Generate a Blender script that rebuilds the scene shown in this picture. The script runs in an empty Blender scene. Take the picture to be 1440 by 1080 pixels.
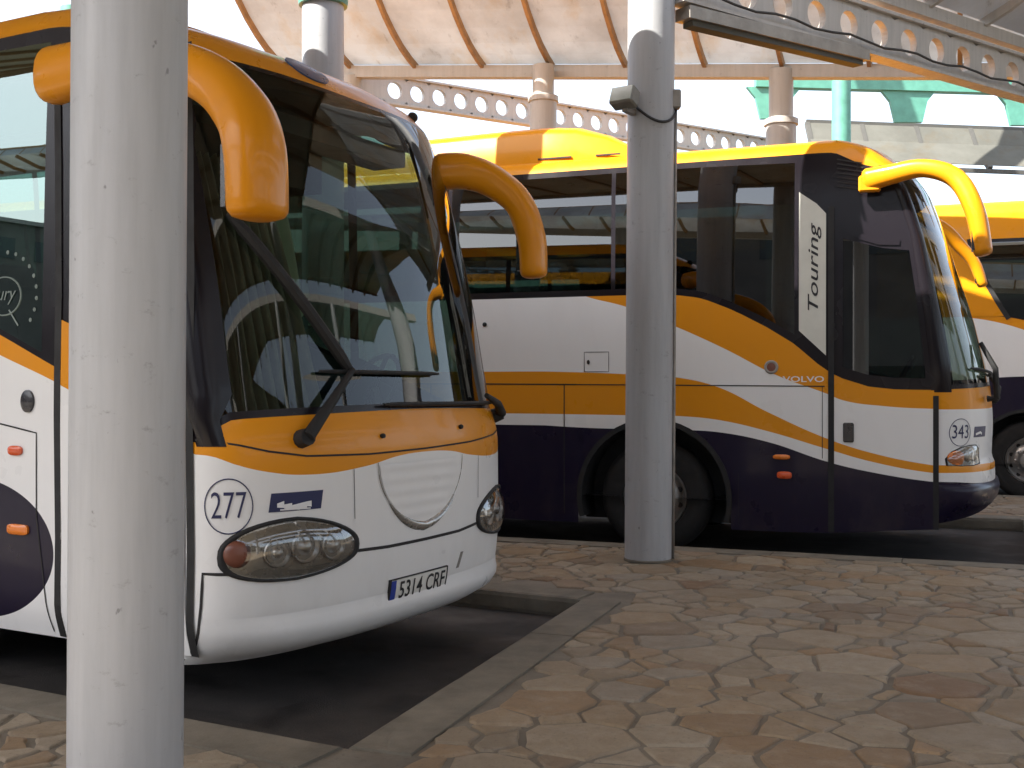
import bpy, bmesh, math, random
from mathutils import Vector, Matrix
random.seed(7)
R=math.radians
S=bpy.context.scene; COL=S.collection
TH=R(21.5); CT,ST=math.cos(TH),math.sin(TH)
def camdir(deg):
    """unit ground vector at deg degrees to the right of straight ahead"""
    r,d=math.sin(R(deg)),math.cos(R(deg)); return Vector((r*CT-d*ST, r*ST+d*CT,0))

# ------------------------------------------------------------------ helpers
def interp(t,x):
    if x<=t[0][0]: return t[0][1]
    for (a,b),(c,d) in zip(t,t[1:]):
        if x<=c: return b+(d-b)*(x-a)/(c-a)
    return t[-1][1]
def smooth(t,x):
    """cubic (catmull) interpolation of a table"""
    if x<=t[0][0]: return t[0][1]
    if x>=t[-1][0]: return t[-1][1]
    for i in range(len(t)-1):
        x0,y0=t[i]; x1,y1=t[i+1]
        if x<=x1:
            h=x1-x0; u=(x-x0)/h
            def slope(j):
                if j<=0: return (t[1][1]-t[0][1])/(t[1][0]-t[0][0])
                if j>=len(t)-1: return (t[-1][1]-t[-2][1])/(t[-1][0]-t[-2][0])
                a=(t[j][1]-t[j-1][1])/(t[j][0]-t[j-1][0]); b=(t[j+1][1]-t[j][1])/(t[j+1][0]-t[j][0])
                return 0 if a*b<=0 else 2*a*b/(a+b)
            m0,m1=slope(i)*h,slope(i+1)*h
            return (2*u**3-3*u*u+1)*y0+(u**3-2*u*u+u)*m0+(-2*u**3+3*u*u)*y1+(u**3-u*u)*m1
def link(name,verts,faces,mat,parent=None,smooth_=False,edgesplit=None):
    me=bpy.data.meshes.new(name); me.from_pydata([tuple(v) for v in verts],[],faces)
    mats=mat if isinstance(mat,(list,tuple)) else [mat]
    for m in mats: me.materials.append(m)
    me.update()
    o=bpy.data.objects.new(name,me); COL.objects.link(o)
    if parent: o.parent=parent
    if smooth_:
        me.polygons.foreach_set('use_smooth',[True]*len(me.polygons))
        if smooth_!=True: me.set_sharp_from_angle(angle=R(smooth_))
    return o
def fix_normals(o):
    bm=bmesh.new(); bm.from_mesh(o.data); bmesh.ops.recalc_face_normals(bm,faces=bm.faces[:]); bm.to_mesh(o.data); bm.free(); return o
class MB:
    def __init__(s): s.v=[]; s.f=[]; s.m=[]
    def add(s,vs,fs,mi=0):
        n=len(s.v); s.v+= [Vector(v) for v in vs]; s.f+=[[n+i for i in f] for f in fs]; s.m+=[mi]*len(fs)
    def box(s,c,h,rot=None,mi=0):
        c=Vector(c); vs=[]
        for x in (-1,1):
            for y in (-1,1):
                for z in (-1,1):
                    p=Vector((x*h[0],y*h[1],z*h[2])); vs.append(c+(rot@p if rot else p))
        s.add(vs,[(0,1,3,2),(4,6,7,5),(0,4,5,1),(2,3,7,6),(0,2,6,4),(1,5,7,3)],mi)
    def bar(s,a,b,w,h,up=(0,0,1),mi=0):
        """box beam from a to b"""
        a,b=Vector(a),Vector(b); d=(b-a); L=d.length; d.normalize(); sd=d.cross(Vector(up)).normalized(); u=sd.cross(d)
        rot=Matrix((d,sd,u)).transposed(); s.box((a+b)/2,(L/2,w/2,h/2),rot,mi)
    def tube(s,pts,rad,n=12,mi=0,cap=True,up=None,fa=None,fb=None):
        """sweep; rad number or list; fa/fb list of half axes for elliptical section"""
        pts=[Vector(p) for p in pts]; k=len(pts); rings=[]
        prev=None
        for i,p in enumerate(pts):
            t=(pts[min(i+1,k-1)]-pts[max(i-1,0)]).normalized()
            if up is not None: a=Vector(up)-t*t.dot(Vector(up)); a.normalize()
            else:
                a=prev if prev is not None else (Vector((0,0,1)) if abs(t.z)<.9 else Vector((1,0,0)))
                a=(a-t*a.dot(t)).normalized(); prev=a
            b=t.cross(a)
            r=rad[i] if isinstance(rad,(list,tuple)) else rad
            ra=fa[i] if fa else r; rb=fb[i] if fb else r
            rings.append([p+a*ra*math.copysign(abs(math.cos(2*math.pi*j/n))**.8,math.cos(2*math.pi*j/n))+b*rb*math.copysign(abs(math.sin(2*math.pi*j/n))**.8,math.sin(2*math.pi*j/n)) if fa else p+a*r*math.cos(2*math.pi*j/n)+b*r*math.sin(2*math.pi*j/n) for j in range(n)])
        vs=[v for r_ in rings for v in r_]; fs=[]
        for i in range(k-1):
            for j in range(n):
                fs.append((i*n+j,i*n+(j+1)%n,(i+1)*n+(j+1)%n,(i+1)*n+j))
        if cap: fs.append(tuple(range(n-1,-1,-1))); fs.append(tuple((k-1)*n+j for j in range(n)))
        s.add(vs,fs,mi)
    def lathe(s,prof,axis_o,axis_d,n=32,mi=0,a0=0,a1=2*math.pi):
        """prof list of (r,h) about axis"""
        o=Vector(axis_o); d=Vector(axis_d).normalized(); a=Vector((1,0,0)) if abs(d.x)<.9 else Vector((0,1,0))
        a=(a-d*a.dot(d)).normalized(); b=d.cross(a); vs=[]; fs=[]
        full=abs(a1-a0-2*math.pi)<1e-6; m=n if full else n+1
        for (r,h) in prof:
            for j in range(m):
                t=a0+(a1-a0)*j/n; vs.append(o+d*h+a*r*math.cos(t)+b*r*math.sin(t))
        for i in range(len(prof)-1):
            for j in range(n): fs.append((i*m+j,i*m+(j+1)%m,(i+1)*m+(j+1)%m,(i+1)*m+j))
        s.add(vs,fs,mi)
    def build(s,name,mat,parent=None,sm=False,fixn=True):
        o=link(name,s.v,s.f,mat,parent)
        o.data.polygons.foreach_set('material_index',s.m)
        if fixn: fix_normals(o)
        if sm:
            o.data.polygons.foreach_set('use_smooth',[True]*len(o.data.polygons))
            if sm is not True: o.data.set_sharp_from_angle(angle=R(sm))
        return o
def tag(o,label=None,cat=None,group=None,kind=None):
    if label: o['label']=label
    if cat: o['category']=cat
    if group: o['group']=group
    if kind: o['kind']=kind
    return o
def empty(name,loc,rz=0):
    o=bpy.data.objects.new(name,None); COL.objects.link(o); o.location=loc; o.rotation_euler=(0,0,rz); o.empty_display_size=.3; return o

# ------------------------------------------------------------------ materials
def newmat(name):
    m=bpy.data.materials.new(name); m.use_nodes=True; nt=m.node_tree; nt.nodes.clear()
    out=nt.nodes.new('ShaderNodeOutputMaterial'); return m,nt,out
def N(nt,t,**k):
    n=nt.nodes.new(t)
    for a,b in k.items():
        if a.startswith('i_'): n.inputs[a[2:].replace('_',' ')].default_value=b
        else: setattr(n,a,b)
    return n
def math_(nt,op,a,b=None,clamp=False):
    n=nt.nodes.new('ShaderNodeMath'); n.operation=op; n.use_clamp=clamp
    for i,v in enumerate((a,b)):
        if v is None: continue
        if isinstance(v,(int,float)): n.inputs[i].default_value=v
        else: nt.links.new(v,n.inputs[i])
    return n.outputs[0]
def mix(nt,fac,a,b):
    n=nt.nodes.new('ShaderNodeMix'); n.data_type='RGBA'
    for s,v in ((0,fac),(6,a),(7,b)):
        if isinstance(v,(int,float)): n.inputs[s].default_value=v
        elif isinstance(v,(tuple,list)): n.inputs[s].default_value=(*v,1) if len(v)==3 else v
        else: nt.links.new(v,n.inputs[s])
    return n.outputs[2]
def noise(nt,co,scale,detail=4,rough=.55,stretch=None):
    n=N(nt,'ShaderNodeTexNoise'); n.inputs['Scale'].default_value=scale; n.inputs['Detail'].default_value=detail; n.inputs['Roughness'].default_value=rough
    if stretch:
        mp=N(nt,'ShaderNodeMapping'); mp.inputs['Scale'].default_value=stretch; nt.links.new(co,mp.inputs[0]); co=mp.outputs[0]
    nt.links.new(co,n.inputs['Vector']); return n.outputs['Fac']
def ramp(nt,f,a,b,lo,hi):
    n=N(nt,'ShaderNodeMapRange'); n.inputs[1].default_value=a; n.inputs[2].default_value=b; n.inputs[3].default_value=lo; n.inputs[4].default_value=hi
    nt.links.new(f,n.inputs[0]); return n.outputs[0]
def simple(name,col,rough=.5,metal=0,coat=0,var=.12,vscale=6,bump=0,bscale=60,spec=.5,stretch=None):
    m,nt,out=newmat(name); p=N(nt,'ShaderNodeBsdfPrincipled'); nt.links.new(p.outputs[0],out.inputs[0])
    tc=N(nt,'ShaderNodeTexCoord').outputs['Object']
    f=noise(nt,tc,vscale,5,.6,stretch)
    d=tuple(c*(1-var) for c in col); l=tuple(min(1,c*(1+var)) for c in col)
    nt.links.new(mix(nt,ramp(nt,f,.3,.7,0,1),d,l),p.inputs['Base Color'])
    p.inputs['Metallic'].default_value=metal; p.inputs['Specular IOR Level'].default_value=spec
    nt.links.new(ramp(nt,noise(nt,tc,vscale*2.3,3),.3,.7,max(0,rough-.06),min(1,rough+.08)),p.inputs['Roughness'])
    p.inputs['Coat Weight'].default_value=coat; p.inputs['Coat Roughness'].default_value=.08
    if bump:
        b=N(nt,'ShaderNodeBump'); b.inputs['Strength'].default_value=bump; b.inputs['Distance'].default_value=.01
        nt.links.new(noise(nt,tc,bscale,6,.65),b.inputs['Height']); nt.links.new(b.outputs[0],p.inputs['Normal'])
    return m
def glass(name,tint,base=.05,power=4.5,rough=0,maxr=.9,gcol=(1,1,1)):
    m,nt,out=newmat(name)
    lw=N(nt,'ShaderNodeLayerWeight'); lw.inputs[0].default_value=.5
    f=math_(nt,'POWER',lw.outputs['Facing'],power); f=math_(nt,'MULTIPLY',f,maxr-base); f=math_(nt,'ADD',f,base)
    t=N(nt,'ShaderNodeBsdfTransparent'); t.inputs[0].default_value=(*tint,1)
    g=N(nt,'ShaderNodeBsdfGlossy'); g.inputs[0].default_value=(*gcol,1); g.inputs['Roughness'].default_value=rough
    mx=N(nt,'ShaderNodeMixShader'); nt.links.new(f,mx.inputs[0]); nt.links.new(t.outputs[0],mx.inputs[1]); nt.links.new(g.outputs[0],mx.inputs[2])
    nt.links.new(mx.outputs[0],out.inputs[0]); return m
WHITE=(.80,.80,.79); ORANGE=(.72,.275,.006); NAVY=(.010,.0065,.024); DARKIN=(.05,.05,.052)
def curve(nt,x,pts,x0,x1,zmax):
    """float curve z(x), x over [x0,x1]"""
    n=N(nt,'ShaderNodeFloatCurve'); c=n.mapping.curves[0]
    xn=math_(nt,'DIVIDE',math_(nt,'SUBTRACT',x,x0),x1-x0,True)
    P=sorted(((a-x0)/(x1-x0),b/zmax) for a,b in pts)
    if P[0][0]>0: P=[(0,P[0][1])]+P
    if P[-1][0]<1: P=P+[(1,P[-1][1])]
    while len(c.points)<len(P): c.points.new(.5,.5)
    for q,(a,b) in zip(c.points,P): q.location=(min(1,max(0,a)),min(1,max(0,b)))
    n.mapping.update(); nt.links.new(xn,n.inputs['Value']); return math_(nt,'MULTIPLY',n.outputs[0],zmax)
def livery(name,bands,navy,axis='X',x0=-6,x1=0,blob=None,absx=False,extra=None):
    """bus paint: white with orange bands (lo,hi point lists) and navy below a curve; the pattern is the vehicle's own paint scheme"""
    m,nt,out=newmat(name); p=N(nt,'ShaderNodeBsdfPrincipled'); nt.links.new(p.outputs[0],out.inputs[0])
    tc=N(nt,'ShaderNodeTexCoord').outputs['Object']; sx=N(nt,'ShaderNodeSeparateXYZ'); nt.links.new(tc,sx.inputs[0])
    x=sx.outputs[axis]; z=sx.outputs['Z']
    if absx: x=math_(nt,'ABSOLUTE',x)
    col=mix(nt,0.0,WHITE,WHITE)
    for lo,hi in bands:
        a=math_(nt,'GREATER_THAN',z,curve(nt,x,lo,x0,x1,4.2)); b=math_(nt,'LESS_THAN',z,curve(nt,x,hi,x0,x1,4.2))
        col=mix(nt,math_(nt,'MULTIPLY',a,b),col,ORANGE)
    if navy: col=mix(nt,math_(nt,'LESS_THAN',z,curve(nt,x,navy,x0,x1,4.2)),col,NAVY)
    if blob:
        (cx,cz,rx,rz,xm)=blob
        a=math_(nt,'POWER',math_(nt,'DIVIDE',math_(nt,'SUBTRACT',x,cx),rx),2); b=math_(nt,'POWER',math_(nt,'DIVIDE',math_(nt,'SUBTRACT',z,cz),rz),2)
        e=math_(nt,'LESS_THAN',math_(nt,'ADD',a,b),1)
        l=math_(nt,'MULTIPLY',math_(nt,'LESS_THAN',x,cx),math_(nt,'LESS_THAN',math_(nt,'ABSOLUTE',math_(nt,'SUBTRACT',z,cz)),rz))
        col=mix(nt,math_(nt,'MAXIMUM',e,l),col,NAVY)
    # road grime: streaks and film, stronger near the sill
    g=noise(nt,tc,2.2,6,.65,(1.2,1.2,.5)); g=ramp(nt,g,.45,.8,0,.16)
    low=ramp(nt,z,.25,.8,1.6,.35); col=mix(nt,math_(nt,'MULTIPLY',g,low),col,(.16,.13,.10))
    geo=N(nt,'ShaderNodeNewGeometry'); col=mix(nt,geo.outputs['Backfacing'],col,DARKIN)
    nt.links.new(col,p.inputs['Base Color'])
    nt.links.new(ramp(nt,noise(nt,tc,3,4),.3,.7,.25,.42),p.inputs['Roughness'])
    p.inputs['Coat Weight'].default_value=.12; p.inputs['Coat Roughness'].default_value=.06; p.inputs['Specular IOR Level'].default_value=.25
    bp=N(nt,'ShaderNodeBump'); bp.inputs['Strength'].default_value=.06; bp.inputs['Distance'].default_value=.05; nt.links.new(noise(nt,tc,1.6,2),bp.inputs['Height']); nt.links.new(bp.outputs[0],p.inputs['Normal'])
    return m
def plain_paint(name,col,inner=True,rough=.3):
    m,nt,out=newmat(name); p=N(nt,'ShaderNodeBsdfPrincipled'); nt.links.new(p.outputs[0],out.inputs[0])
    tc=N(nt,'ShaderNodeTexCoord').outputs['Object']; g=ramp(nt,noise(nt,tc,4,6,.65),.4,.8,0,.14)
    c=mix(nt,g,col,tuple(q*.6+.02 for q in col))
    if inner:
        geo=N(nt,'ShaderNodeNewGeometry'); c=mix(nt,geo.outputs['Backfacing'],c,DARKIN)
    nt.links.new(c,p.inputs['Base Color']); p.inputs['Coat Weight'].default_value=.2; p.inputs['Coat Roughness'].default_value=.07; p.inputs['Specular IOR Level'].default_value=.22
    nt.links.new(ramp(nt,noise(nt,tc,5,4),.3,.7,rough-.05,rough+.1),p.inputs['Roughness']); return m
M={}
M['orange']=plain_paint('orange_paint',ORANGE); M['white']=plain_paint('white_paint',WHITE); M['navy']=plain_paint('navy_paint',NAVY)
M['mirror_orange']=plain_paint('mirror_orange',(.70,.265,.006),False)
M['black']=simple('black_trim',(.018,.016,.020),.28,coat=.3); M['rubber']=simple('rubber',(.012,.012,.0125),.7,bump=.1); M['seam']=simple('panel_gap',(.022,.02,.02),.8)
M['pillar']=simple('black_pillar',(.010,.008,.011),.24,coat=0,var=.03,vscale=.7,spec=.28)
M['dark']=simple('dark_interior',(.04,.04,.045),.8); M['seat']=simple('seat_cloth',(.035,.045,.075),.9,bump=.2); M['dash']=simple('dashboard_plastic',(.05,.05,.055),.6)
M['pleated_sheet']=simple('pleated_cloth',(.27,.255,.22),.95,var=.2,bump=.2); M['pale_cloth']=simple('pale_cloth',(.50,.58,.48),.9)
M['wind1']=glass('windscreen_glass',(.36,.43,.37),.033,4.5); M['side1']=glass('green_tint_glass',(.22,.36,.31),.19,3.4,0,.9,(.82,1,.95)); M['side2']=glass('smoked_glass',(.075,.105,.092),.10,3.6)
M['lens']=glass('clear_lens',(.70,.70,.68),.12,3.5,.06); M['chrome']=simple('reflector_chrome',(.55,.54,.53),.30,1,var=.1); M['lamp_grey']=simple('lamp_bowl',(.36,.35,.33),.25,.7)
M['amber']=simple('amber_plastic',(.75,.20,.02),.25,coat=.4); M['red']=simple('red_orange_plastic',(.65,.09,.02),.25,coat=.4); M['indicator']=simple('indicator_amber',(.17,.06,.038),.3)
M['ink']=simple('navy_ink',(.018,.022,.085),.4,var=.1); M['blackink']=simple('black_ink',(.015,.015,.018),.5); M['whiteink']=simple('white_ink',(.78,.78,.78),.4); M['blue']=simple('blue_strip',(.02,.05,.32),.4); M['plate']=simple('plate_white',(.74,.73,.68),.4)
M['tyre']=simple('tyre_rubber',(.013,.0125,.0125),.85,bump=.3,bscale=40); M['rim']=simple('rim_metal',(.34,.33,.32),.35,.8); M['decal']=simple('glass_film',(.62,.62,.55),.5,var=.05)
M['etch']=simple('etched_film',(.16,.20,.18),.6); M['emblem_blue']=simple('emblem_blue',(.02,.06,.16),.3)
def pole_mat(name,col):
    m,nt,out=newmat(name); p=N(nt,'ShaderNodeBsdfPrincipled'); nt.links.new(p.outputs[0],out.inputs[0])
    tc=N(nt,'ShaderNodeTexCoord').outputs['Object']
    s=noise(nt,tc,3.0,6,.6,(6,6,.5)); c=mix(nt,ramp(nt,s,.4,.75,0,.5),col,tuple(q*.72 for q in col))
    k=noise(nt,tc,9,8,.75,(1,1,1.6)); c=mix(nt,ramp(nt,k,.60,.70,0,.5),c,(.16,.155,.15))
    k2=noise(nt,tc,22,3,.6,(1,1,.6)); c=mix(nt,ramp(nt,k2,.70,.74,0,.55),c,(.09,.085,.08))
    nt.links.new(c,p.inputs['Base Color']); nt.links.new(ramp(nt,s,.3,.7,.38,.6),p.inputs['Roughness'])
    b=N(nt,'ShaderNodeBump'); b.inputs['Strength'].default_value=.12; b.inputs['Distance'].default_value=.01; nt.links.new(noise(nt,tc,30,6,.6),b.inputs['Height']); nt.links.new(b.outputs[0],p.inputs['Normal'])
    return m
M['pole']=pole_mat('painted_pole',(.42,.43,.445)); M['beige_steel']=pole_mat('beige_steel',(.44,.415,.38))
M['rib']=simple('rib_brown',(.34,.20,.09),.6,var=.25); M['teal']=simple('teal_steel',(.085,.26,.20),.45,var=.15); M['grey_metal']=simple('grey_metal',(.30,.28,.25),.5,.4,var=.2); M['lamp_body']=simple('lamp_housing',(.20,.19,.165),.5,var=.2)
M['lamp_glass']=simple('lamp_front',(.42,.45,.38),.15,coat=.6); M['cable']=simple('cable',(.03,.03,.03),.6)
def panel_mat(name,col,tr):
    m,nt,out=newmat(name); tc=N(nt,'ShaderNodeTexCoord').outputs['Object']
    f=noise(nt,tc,.9,7,.68); c=mix(nt,ramp(nt,f,.38,.62,0,1),tuple(q*.80 for q in col),col)
    g=noise(nt,tc,1.7,6,.7,(1,.35,1)); c=mix(nt,ramp(nt,g,.52,.74,0,.5),c,(col[0]*.85,col[1]*.62,col[2]*.38))
    k=noise(nt,tc,6,6,.7,(1,.2,1)); c=mix(nt,ramp(nt,k,.6,.75,0,.4),c,(.12,.10,.08))
    d=N(nt,'ShaderNodeBsdfDiffuse'); t=N(nt,'ShaderNodeBsdfTranslucent'); nt.links.new(c,d.inputs[0]); nt.links.new(c,t.inputs[0])
    mx=N(nt,'ShaderNodeMixShader'); mx.inputs[0].default_value=tr; nt.links.new(d.outputs[0],mx.inputs[1]); nt.links.new(t.outputs[0],mx.inputs[2]); nt.links.new(mx.outputs[0],out.inputs[0]); return m
M['panel']=panel_mat('canopy_panel',(.68,.69,.69),.44); M['panel_grey']=panel_mat('canopy_panel_grey',(.13,.13,.115),.06); M['dark_frame']=simple('dark_frame',(.07,.068,.06),.6); M['panel_near']=panel_mat('canopy_panel_near',(.60,.55,.46),.10)

# ------------------------------------------------------------------ ground
m,nt,out=newmat('asphalt'); p=N(nt,'ShaderNodeBsdfPrincipled'); nt.links.new(p.outputs[0],out.inputs[0]); tc=N(nt,'ShaderNodeTexCoord').outputs['Object']
c=mix(nt,ramp(nt,noise(nt,tc,.8,6,.6),.35,.65,0,1),(.015,.013,.012),(.052,.044,.039)); c=mix(nt,ramp(nt,noise(nt,tc,2.1,4,.5),.58,.68,0,.7),c,(.012,.011,.011)); c=mix(nt,ramp(nt,noise(nt,tc,120,3,.7),.56,.66,0,.6),c,(.115,.10,.09)); c=mix(nt,ramp(nt,noise(nt,tc,1.4,5,.6,(.35,2.2,1)),.60,.68,0,.6),c,(.010,.009,.009))
nt.links.new(c,p.inputs['Base Color']); nt.links.new(ramp(nt,noise(nt,tc,2.1,4,.5),.5,.7,.85,.55),p.inputs['Roughness'])
b=N(nt,'ShaderNodeBump'); b.inputs['Strength'].default_value=.5; b.inputs['Distance'].default_value=.01; nt.links.new(noise(nt,tc,120,3),b.inputs['Height']); nt.links.new(b.outputs[0],p.inputs['Normal']); M['asphalt']=m
g=link('ground',[(-900,-900,0),(900,-900,0),(900,900,0),(-900,900,0)],[(0,1,2,3)],M['asphalt']); tag(g,kind='structure')
t65=math.tan(R(6.7)); XF=-24
# bays: (near corner, far corner, slope of the sides)
BAYS=[((-5.2,-2.1),(-5.25,1.1),0.05),((-2.23,3.91),(-2.33,7.16),t65),((.62,9.81),(.62,13.1),0),((3.6,15.85),(3.6,19.1),0)]
PZ=.12
poly=[(16,-12),(16,26),(XF,26)]
for (n,f,sl) in reversed(BAYS):
    poly+=[(XF,f[1]+(f[0]-XF)*sl),f,n,(XF,n[1]+(n[0]-XF)*sl)]
poly+=[(XF,-12)]
m,nt,out=newmat('mortar_concrete'); p=N(nt,'ShaderNodeBsdfPrincipled'); nt.links.new(p.outputs[0],out.inputs[0]); tc=N(nt,'ShaderNodeTexCoord').outputs['Object']
c=mix(nt,ramp(nt,noise(nt,tc,3,6,.6),.35,.65,0,1),(.145,.125,.098),(.215,.19,.15)); c=mix(nt,ramp(nt,noise(nt,tc,40,5,.7),.55,.7,0,.5),c,(.09,.08,.07))
nt.links.new(c,p.inputs['Base Color']); p.inputs['Roughness'].default_value=.85
b=N(nt,'ShaderNodeBump'); b.inputs['Strength'].default_value=.5; b.inputs['Distance'].default_value=.01; nt.links.new(noise(nt,tc,45,6,.7),b.inputs['Height']); nt.links.new(b.outputs[0],p.inputs['Normal']); M['mortar']=m
me=bpy.data.meshes.new('platform'); bm=bmesh.new(); vs=[bm.verts.new((x,y,PZ)) for x,y in poly]; fc=bm.faces.new(vs)
ret=bmesh.ops.extrude_face_region(bm,geom=[fc]); 
for v in ret['geom']:
    if isinstance(v,bmesh.types.BMVert): v.co.z=-.05
bmesh.ops.recalc_face_normals(bm,faces=bm.faces[:]); bmesh.ops.triangulate(bm,faces=[f for f in bm.faces if len(f.verts)>4]); bm.to_mesh(me); bm.free(); me.materials.append(M['mortar'])
o=bpy.data.objects.new('platform',me); COL.objects.link(o); tag(o,kind='structure')
# kerb stones round the bays: real slabs with rounded nose
m=simple('kerb_concrete',(.165,.145,.112),.8,var=.25,vscale=5,bump=.4,bscale=50); M['kerb']=m
kb=MB(); KW=.27
def kerb_run(a,b,inw):
    a,b=Vector((*a,0)),Vector((*b,0)); L=(b-a).length; d=(b-a)/L; w=Vector((*inw,0)); n=max(1,int(L/1.0))
    for i in range(n):
        p0=a+d*(L*i/n+.004); p1=a+d*(L*(i+1)/n-.004); dz=random.uniform(-.0015,.0015)
        prof=[(-.006,.02),(-.006,PZ-.02),(.004,PZ+.004),(.02,PZ+.012),(KW,PZ+.012),(KW,PZ-.01)]
        vs=[pp+w*u+Vector((0,0,z+dz)) for pp in (p0,p1) for u,z in prof]; k=len(prof)
        kb.add(vs,[(j,j+1,k+j+1,k+j) for j in range(k-1)]+[tuple(range(k)),tuple(range(2*k-1,k-1,-1))])
CLIP=[]
for (n,f,sl) in BAYS:
    e=Vector((f[0]-n[0],f[1]-n[1],0)).normalized(); nn=Vector((1,-sl,0)).normalized(); perp=Vector((sl,1,0)).normalized()
    ex=(e.y,-e.x)
    kerb_run(n,f,ex); nb=(XF+6,n[1]+(n[0]-XF-6)*sl); fb=(XF+6,f[1]+(f[0]-XF-6)*sl)
    kerb_run(nb,(n[0]-.02,n[1]),(-perp.x,-perp.y)); kerb_run((f[0]-.02,f[1]),fb,(perp.x,perp.y))
    q=[Vector((n[0]+KW,n[1]-KW)),Vector((f[0]+KW,f[1]+KW)),Vector((fb[0],fb[1]+KW)),Vector((nb[0],nb[1]-KW))]
    CLIP.append(q)
o=kb.build('kerb',M['kerb']); tag(o,kind='structure')
# crazy paving: every stone cut from a weighted cell diagram
def clip_half(P,pt,nrm):
    out=[]
    for i in range(len(P)):
        a,b=P[i],P[(i+1)%len(P)]; da=(a-pt).dot(nrm); db=(b-pt).dot(nrm)
        if da<=0: out.append(a)
        if (da<0)!=(db<0) and abs(da-db)>1e-9: out.append(a+(b-a)*(da/(da-db)))
    return out
rg=random.Random(11); seeds=[]; cell={}
def near(x,y,r):
    k=int(r/.5)+1; cx,cy=int(x//.5),int(y//.5)
    for i in range(cx-k,cx+k+1):
        for j in range(cy-k,cy+k+1):
            for s in cell.get((i,j),()): yield s
for _ in range(40000):
    x,y=rg.uniform(-9,9),rg.uniform(-2,16.5)
    sz=rg.choice([.05,.075,.10,.13,.175])
    if all((s[0]-x)**2+(s[1]-y)**2>(s[2]+sz)**2*.74 for s in near(x,y,.6)):
        s=(x,y,sz); seeds.append(s); cell.setdefault((int(x//.5),int(y//.5)),[]).append(s)
SV=[];SF=[];SC=[]
PAL=[((.36,.29,.20),5),((.41,.34,.245),5),((.37,.275,.17),3),((.35,.235,.13),1.6),((.34,.295,.23),2.2),((.29,.21,.135),.8),((.25,.15,.08),.35)]
for (x,y,sz) in seeds:
    c0=Vector((x,y)); ang=rg.uniform(0,6.28); P=[c0+Vector((math.cos(ang+k*math.pi/2),math.sin(ang+k*math.pi/2)))*.75 for k in range(4)]
    for s in near(x,y,1.1):
        if s[0]==x and s[1]==y: continue
        d=Vector((s[0]-x,s[1]-y)); L=d.length
        if L>1.2: continue
        t=(L*L+(sz*sz-s[2]*s[2])*1.6)/(2*L)
        h=abs(math.sin(x*91.7+s[0]*91.7+y*37.1+s[1]*37.1)); gap=.006+.008*h
        aa=math.sin((x+s[0])*53.1+(y+s[1])*71.3)*.16
        nrm=Vector((d.x*math.cos(aa)-d.y*math.sin(aa),d.x*math.sin(aa)+d.y*math.cos(aa)))/L
        P=clip_half(P,c0+d/L*t-nrm*gap,nrm)
        if len(P)<3: break
    if len(P)<3: continue
    ok=True
    for q in CLIP:
        best=None
        cx_=sum((v.x for v in q))/4; cy_=sum((v.y for v in q))/4
        for i in range(4):
            a,b=q[i],q[(i+1)%4]; e=(b-a).normalized(); nr=Vector((e.y,-e.x))
            if (Vector((cx_,cy_))-a).dot(nr)>0: nr=-nr
            ds=(c0-a).dot(nr)
            if best is None or ds>best[0]: best=(ds,a,nr)
        if best[0]<.02: ok=False; break
        if best[0]<1: P=clip_half(P,best[1]+best[2]*.008,-best[2])
        if len(P)<3: ok=False; break
    if not ok: continue
    area=abs(sum(P[i].x*P[(i+1)%len(P)].y-P[(i+1)%len(P)].x*P[i].y for i in range(len(P))))/2
    if area<.004: continue
    # subdivide edges and jitter so stones are hand-broken
    Q=[]
    for i in range(len(P)):
        a,b=P[i],P[(i+1)%len(P)]; L=(b-a).length; Q.append(a)
        k=int(L/.09)
        for j in range(1,k+1):
            q_=a+(b-a)*(j/(k+1)); nn=(b-a)/L; Q.append(q_+Vector((-nn.y,nn.x))*rg.uniform(-.005,.007))
    P=Q; k=len(P); n0=len(SV); cen=sum(P,Vector((0,0)))/k; hz=PZ+.012+rg.uniform(-.002,.003); tx,ty=rg.uniform(-.006,.006),rg.uniform(-.006,.006)
    for v in P: SV.append((v.x,v.y,PZ+.0005))
    for v in P:
        d=(cen-v); v2=v+d.normalized()*min(.006,d.length*.2); SV.append((v2.x,v2.y,hz-.003+tx*(v.x-x)+ty*(v.y-y)))
    for v in P:
        d=(cen-v); v2=v+d.normalized()*min(.016,d.length*.35); SV.append((v2.x,v2.y,hz+tx*(v.x-x)+ty*(v.y-y)))
    for r_ in (0,1):
        for i in range(k): SF.append((n0+r_*k+i,n0+r_*k+(i+1)%k,n0+(r_+1)*k+(i+1)%k,n0+(r_+1)*k+i))
    SF.append(tuple(n0+2*k+i for i in range(k)))
    u=rg.uniform(0,sum(w for _,w in PAL))
    for cc,w in PAL:
        if u<w: break
        u-=w
    br=rg.uniform(.66,.92); SC+= [(cc[0]*br,cc[1]*br,cc[2]*br,1)]*(3*k)
m,nt,out=newmat('flagstone'); p=N(nt,'ShaderNodeBsdfPrincipled'); nt.links.new(p.outputs[0],out.inputs[0]); tc=N(nt,'ShaderNodeTexCoord').outputs['Object']
at=N(nt,'ShaderNodeAttribute'); at.attribute_name='stone'
c=mix(nt,ramp(nt,noise(nt,tc,13,8,.75),.40,.7,0,.5),at.outputs['Color'],(.21,.15,.10)); c=mix(nt,ramp(nt,noise(nt,tc,5.1,7,.75),.5,.68,0,.4),c,(.42,.36,.28)); c=mix(nt,ramp(nt,noise(nt,tc,55,5,.7),.56,.68,0,.5),c,(.13,.10,.08)); c=mix(nt,ramp(nt,noise(nt,tc,.5,4,.6),.42,.66,0,.3),c,(.18,.14,.10))
nt.links.new(c,p.inputs['Base Color']); nt.links.new(ramp(nt,noise(nt,tc,6,4),.3,.7,.5,.8),p.inputs['Roughness'])
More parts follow.
